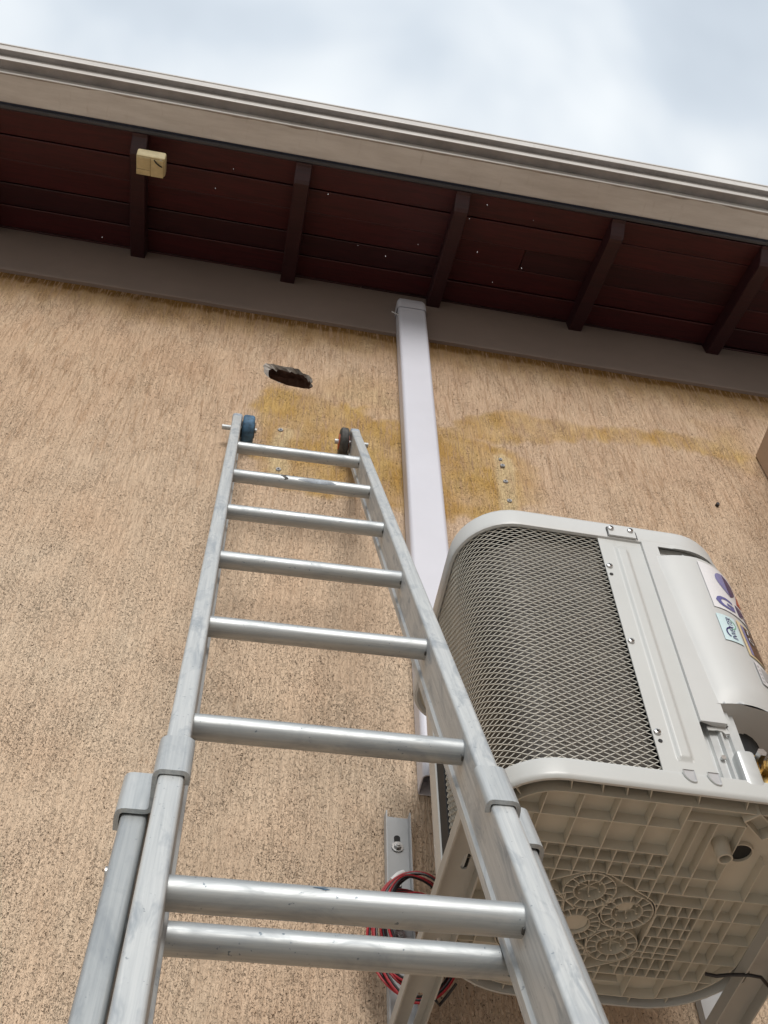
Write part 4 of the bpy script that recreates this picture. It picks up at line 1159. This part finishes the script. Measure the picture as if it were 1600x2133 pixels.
wrap_poly([band_arc(0.0875, 1.1985, 0.0135, 100, 225, 0.0022)], 2 * LF, M['navy'], 'arc_mark', iv)
wrap_poly([band_arc(0.0815, 1.2185, 0.0120, -75, 60, 0.0013)], 2 * LF, M['green'], 'arc_mark', iv)
en = patch(0.1005, 0.150, 1.166, 1.2395, LF, M['peach'], 'energy_sticker', ac)
q = patch(0.1055, 0.1105, 1.171, 1.2335, 2 * LF, M['lilac'], 'border_band', en)
q = patch(0.1105, 0.148, 1.196, 1.2335, 2 * LF, M['inkblack'], 'dark_panel', en)
q = patch(0.1105, 0.148, 1.171, 1.196, 2 * LF, M['inkbrown'], 'picture_panel', en)
wrap_text('G', 0.1120, 1.2020, 0.016, 3 * LF, M['white'], 'label_text', en)
wrap_poly([[(0.1140, 1.219), (0.1175, 1.219), (0.1195, 1.229), (0.1160, 1.229)]], 3 * LF, M['white'], 'label_text', en)
ws = patch(0.1035, 0.140, 1.1125, 1.1575, 1.6 * LF, M['white'], 'rating_sticker', ac)
for i in range(5):
    patch(0.1055 + 0.0006 * (i % 2), 0.1095, 1.117 + 0.0075 * i, 1.1195 + 0.0075 * i, 2.4 * LF, M['inkgrey'], 'print_line', ws, n=3)
patch(0.1130, 0.136, 1.124, 1.150, 2.4 * LF, M['inkgrey'], 'print_block', ws, n=6)

# ================================================================== BRACKETS
def bracket(name, label, xl, xw, xa, aw, parent_loc, kx=0.64):
    """wall leg (open channel) with bolts, and a horizontal inverted channel arm"""
    t = thing(name, label, 'bracket', parent_loc, 'steel brackets under the condenser')
    yl = YW - 0.0025
    m_ = MB(); h = 0.018
    prof = [(xl, yl - h), (xl, yl), (xl + xw, yl), (xl + xw, yl - h), (xl + xw - 0.0022, yl - h), (xl + xw - 0.0022, yl - 0.0025), (xl + 0.0022, yl - 0.0025), (xl + 0.0022, yl - h)]
    m_.prism(prof, 0.80, 1.302, lambda a, b, d: (a, b, d)); lo = m_.build('wall_leg', M['bracket'], t)
    xc = xl + xw / 2
    for z in (1.243, 1.165, 1.077):
        s_ = MB(); s_.prism([(xc + 0.0052 * math.cos(a), z + 0.006 + (0.010 if math.sin(a) > 0 else -0.010) + 0.0052 * math.sin(a)) for a in [2 * math.pi * k / 20 for k in range(20)]], yl - 0.0027, yl - 0.0032, lambda a, b, d: (a, d, b))
        so = s_.build('bolt_slot', M['dark'], t)
        b_ = MB(); zz_ = z - 0.003 if z != 1.165 else z + 0.002
        if z != 1.165:
            b_.cyl((xc, yl - 0.0034, zz_), (xc, yl - 0.0055, zz_), 0.0098, 22)
            b_.prism([(xc + 0.0062 * math.cos(a), zz_ + 0.0062 * math.sin(a)) for a in [math.pi * k / 3 + .2 for k in range(6)]], yl - 0.0055, yl - 0.0105, lambda a, b, d: (a, d, b))
            b_.cyl((xc, yl - 0.0105, zz_), (xc, yl - 0.0125, zz_), 0.0034, 12)
        else:
            b_.cyl((xc, yl - 0.0033, zz_), (xc, yl - 0.0050, zz_), 0.0045, 14)
        b_.build('bolt', M['screw'], t)
    ya0, ya1 = 0.935, YW - 0.004
    m_ = MB(); hh = 0.020; zt = 0.9045
    prof = [(xa, zt), (xa + aw, zt), (xa + aw, zt - hh), (xa + aw - 0.0022, zt - hh), (xa + aw - 0.0022, zt - 0.0024), (xa + 0.0022, zt - 0.0024), (xa + 0.0022, zt - hh), (xa, zt - hh)]
    m_.prism(prof, ya0, ya1, lambda a, b, d: (a, d, b)); ao = m_.build('arm', M['armpaint'], t)
    cs = []
    xm = xa + aw * kx
    for y_, ln_ in ((1.025, 0.016), (1.078, 0.020), (1.385, 0.075), (1.24, 0.02)):
        c = MB(); c.prism([(xm + 0.0042 * math.cos(a), y_ + (ln_ / 2 if math.sin(a) > 0 else -ln_ / 2) + 0.0042 * math.sin(a)) for a in [2 * math.pi * k / 20 for k in range(20)]], zt + 0.01, zt - 0.01, lambda a, b, d: (a, b, d))
        cs.append(c.build('cutter', M['dark'], t))
    cut(ao, cs)
    bb = MB(); bb.cyl((xm, 1.026, zt - 0.0026), (xm, 1.026, zt - 0.0085), 0.0058, 16); bb.cyl((xm, 1.026, zt - 0.0026), (xm, 1.026, zt - 0.004), 0.0085, 18); bb.build('bolt', M['screw'], t)
    if xa + aw < xl:                      # tie plate where arm and leg are offset
        MB().box((xa, YW - 0.03, 0.86), (xl + xw, YW - 0.026, 0.902)).build('tie_plate', M['armpaint'], t)
    return t
bracket('wall_bracket', 'grey steel bracket at the condenser\'s left, behind the ladder rungs and wire coil', 0.2885, 0.0415, 0.2815, 0.044, (0.305, YW, 0.80))
bracket('wall_bracket', 'grey steel bracket at the right end of the condenser, partly hidden by its base', 0.759, 0.050, 0.7035, 0.047, (0.76, YW, 0.80), 0.30)

# ================================================================== CABLES
wc = thing('cable_coil', 'loose coil of red and black twin cable hanging on the left bracket', 'cable', (0.31, 1.43, 0.95))
def coil_loop(cx, cz, rx, rz, ph, tilt, y0, seed, a0=0, a1=360):
    rr = random.Random(seed); pts = []
    for k in range(49):
        a = math.radians(a0 + (a1 - a0) * k / 48)
        x = cx + rx * math.cos(a); z = cz + rz * math.sin(a) 
        pts.append(Vector((x, y0 + tilt * math.sin(a + ph) + 0.003 * mnoise.noise(Vector((a * 1.2, seed, 0))), z + 0.004 * mnoise.noise(Vector((a, seed * 2.0, 3))))))
    return pts
for i in range(9):
    rr = random.Random(140 + i)
    cx, cz = 0.314 + rr.uniform(-.012, .012), 1.044 + rr.uniform(-.018, .012); rx, rz = 0.066 - 0.0035 * i + rr.uniform(-.006, .004), 0.108 - 0.0055 * i + rr.uniform(-.010, .006)
    y0 = 1.408 + rr.uniform(-.016, .014); ph = rr.uniform(0, 6.28); tl = rr.uniform(0.006, 0.022)
    base = coil_loop(cx, cz, rx, rz, ph, tl, y0, i)
    sh = Vector((0.0034, rr.uniform(-.0012, .0012), 0.0012))
    r_ = MB(); r_.tube(base, 0.00185, 7, False); r_.build('red_wire', M['redpvc'], wc)
    inn = coil_loop(cx, cz, rx - 0.0034, rz - 0.0034, ph, tl, y0 - 0.0012, i)
    b_ = MB(); b_.tube(inn, 0.00185, 7, False); b_.build('black_wire', M['blackpvc'], wc)
tp = MB(); tp.tube([(0.286, 1.402, 1.122), (0.296, 1.400, 1.133), (0.304, 1.402, 1.139)], 0.0045, 10); tp.build('tape_wrap', M['tie'], wc)
b1 = MB(); b1.tube([(0.326, 1.33, 0.884), (0.334, 1.345, 0.8875), (0.342, 1.33, 0.893), (0.349, 1.31, 0.897)], 0.0021, 8)
tag(b1.build('cable_end', M['blackpvc']), 'short black cable end poking out beside the left bracket arm under the condenser', 'cable')
b2 = MB(); b2.tube([(0.662, 1.236, 0.8975), (0.675, 1.232, 0.893), (0.690, 1.222, 0.890), (0.707, 1.210, 0.8835), (0.722, 1.207, 0.880), (0.740, 1.222, 0.875), (0.758, 1.245, 0.872), (0.79, 1.29, 0.868)], 0.0024, 8)
tag(b2.build('power_cable', M['blackpvc']), 'thin black cable hanging under the rear right corner of the condenser', 'cable')

# ================================================================== RAIN
drop = None
for i in range(16):
    rr = random.Random(900 + i)
    # drops falling between the ladder and the eaves
    y = rr.uniform(0.75, 1.25); zy = rr.uniform(2.35, 3.05); x = rr.uniform(-0.62, 0.82) * y; z = zy * y
    if drop is None:
        m_ = MB(); m_.loft([[(0.0011 * s_ * math.cos(a), 0.0011 * s_ * math.sin(a), h_) for a in [2 * math.pi * k / 6 for k in range(6)]] for s_, h_ in ((0.15, -0.004), (0.9, -0.002), (1.0, 0.0005), (0.5, 0.003), (0.1, 0.0045))], cap0=True, cap1=True)
        drop = m_.build('raindrop', M['inkgrey'], None, local=True); o = drop
        tag(o, 'tiny pale raindrop falling in front of the dark eaves', 'raindrop', 'raindrops under the eaves')
    else:
        o = drop.copy(); COL.objects.link(o)
    o.location = (x, y, z + H); o.rotation_euler = (0.2, rr.uniform(-.3, .3), 0); k = rr.uniform(.35, .75); o.scale = (k, k, k)
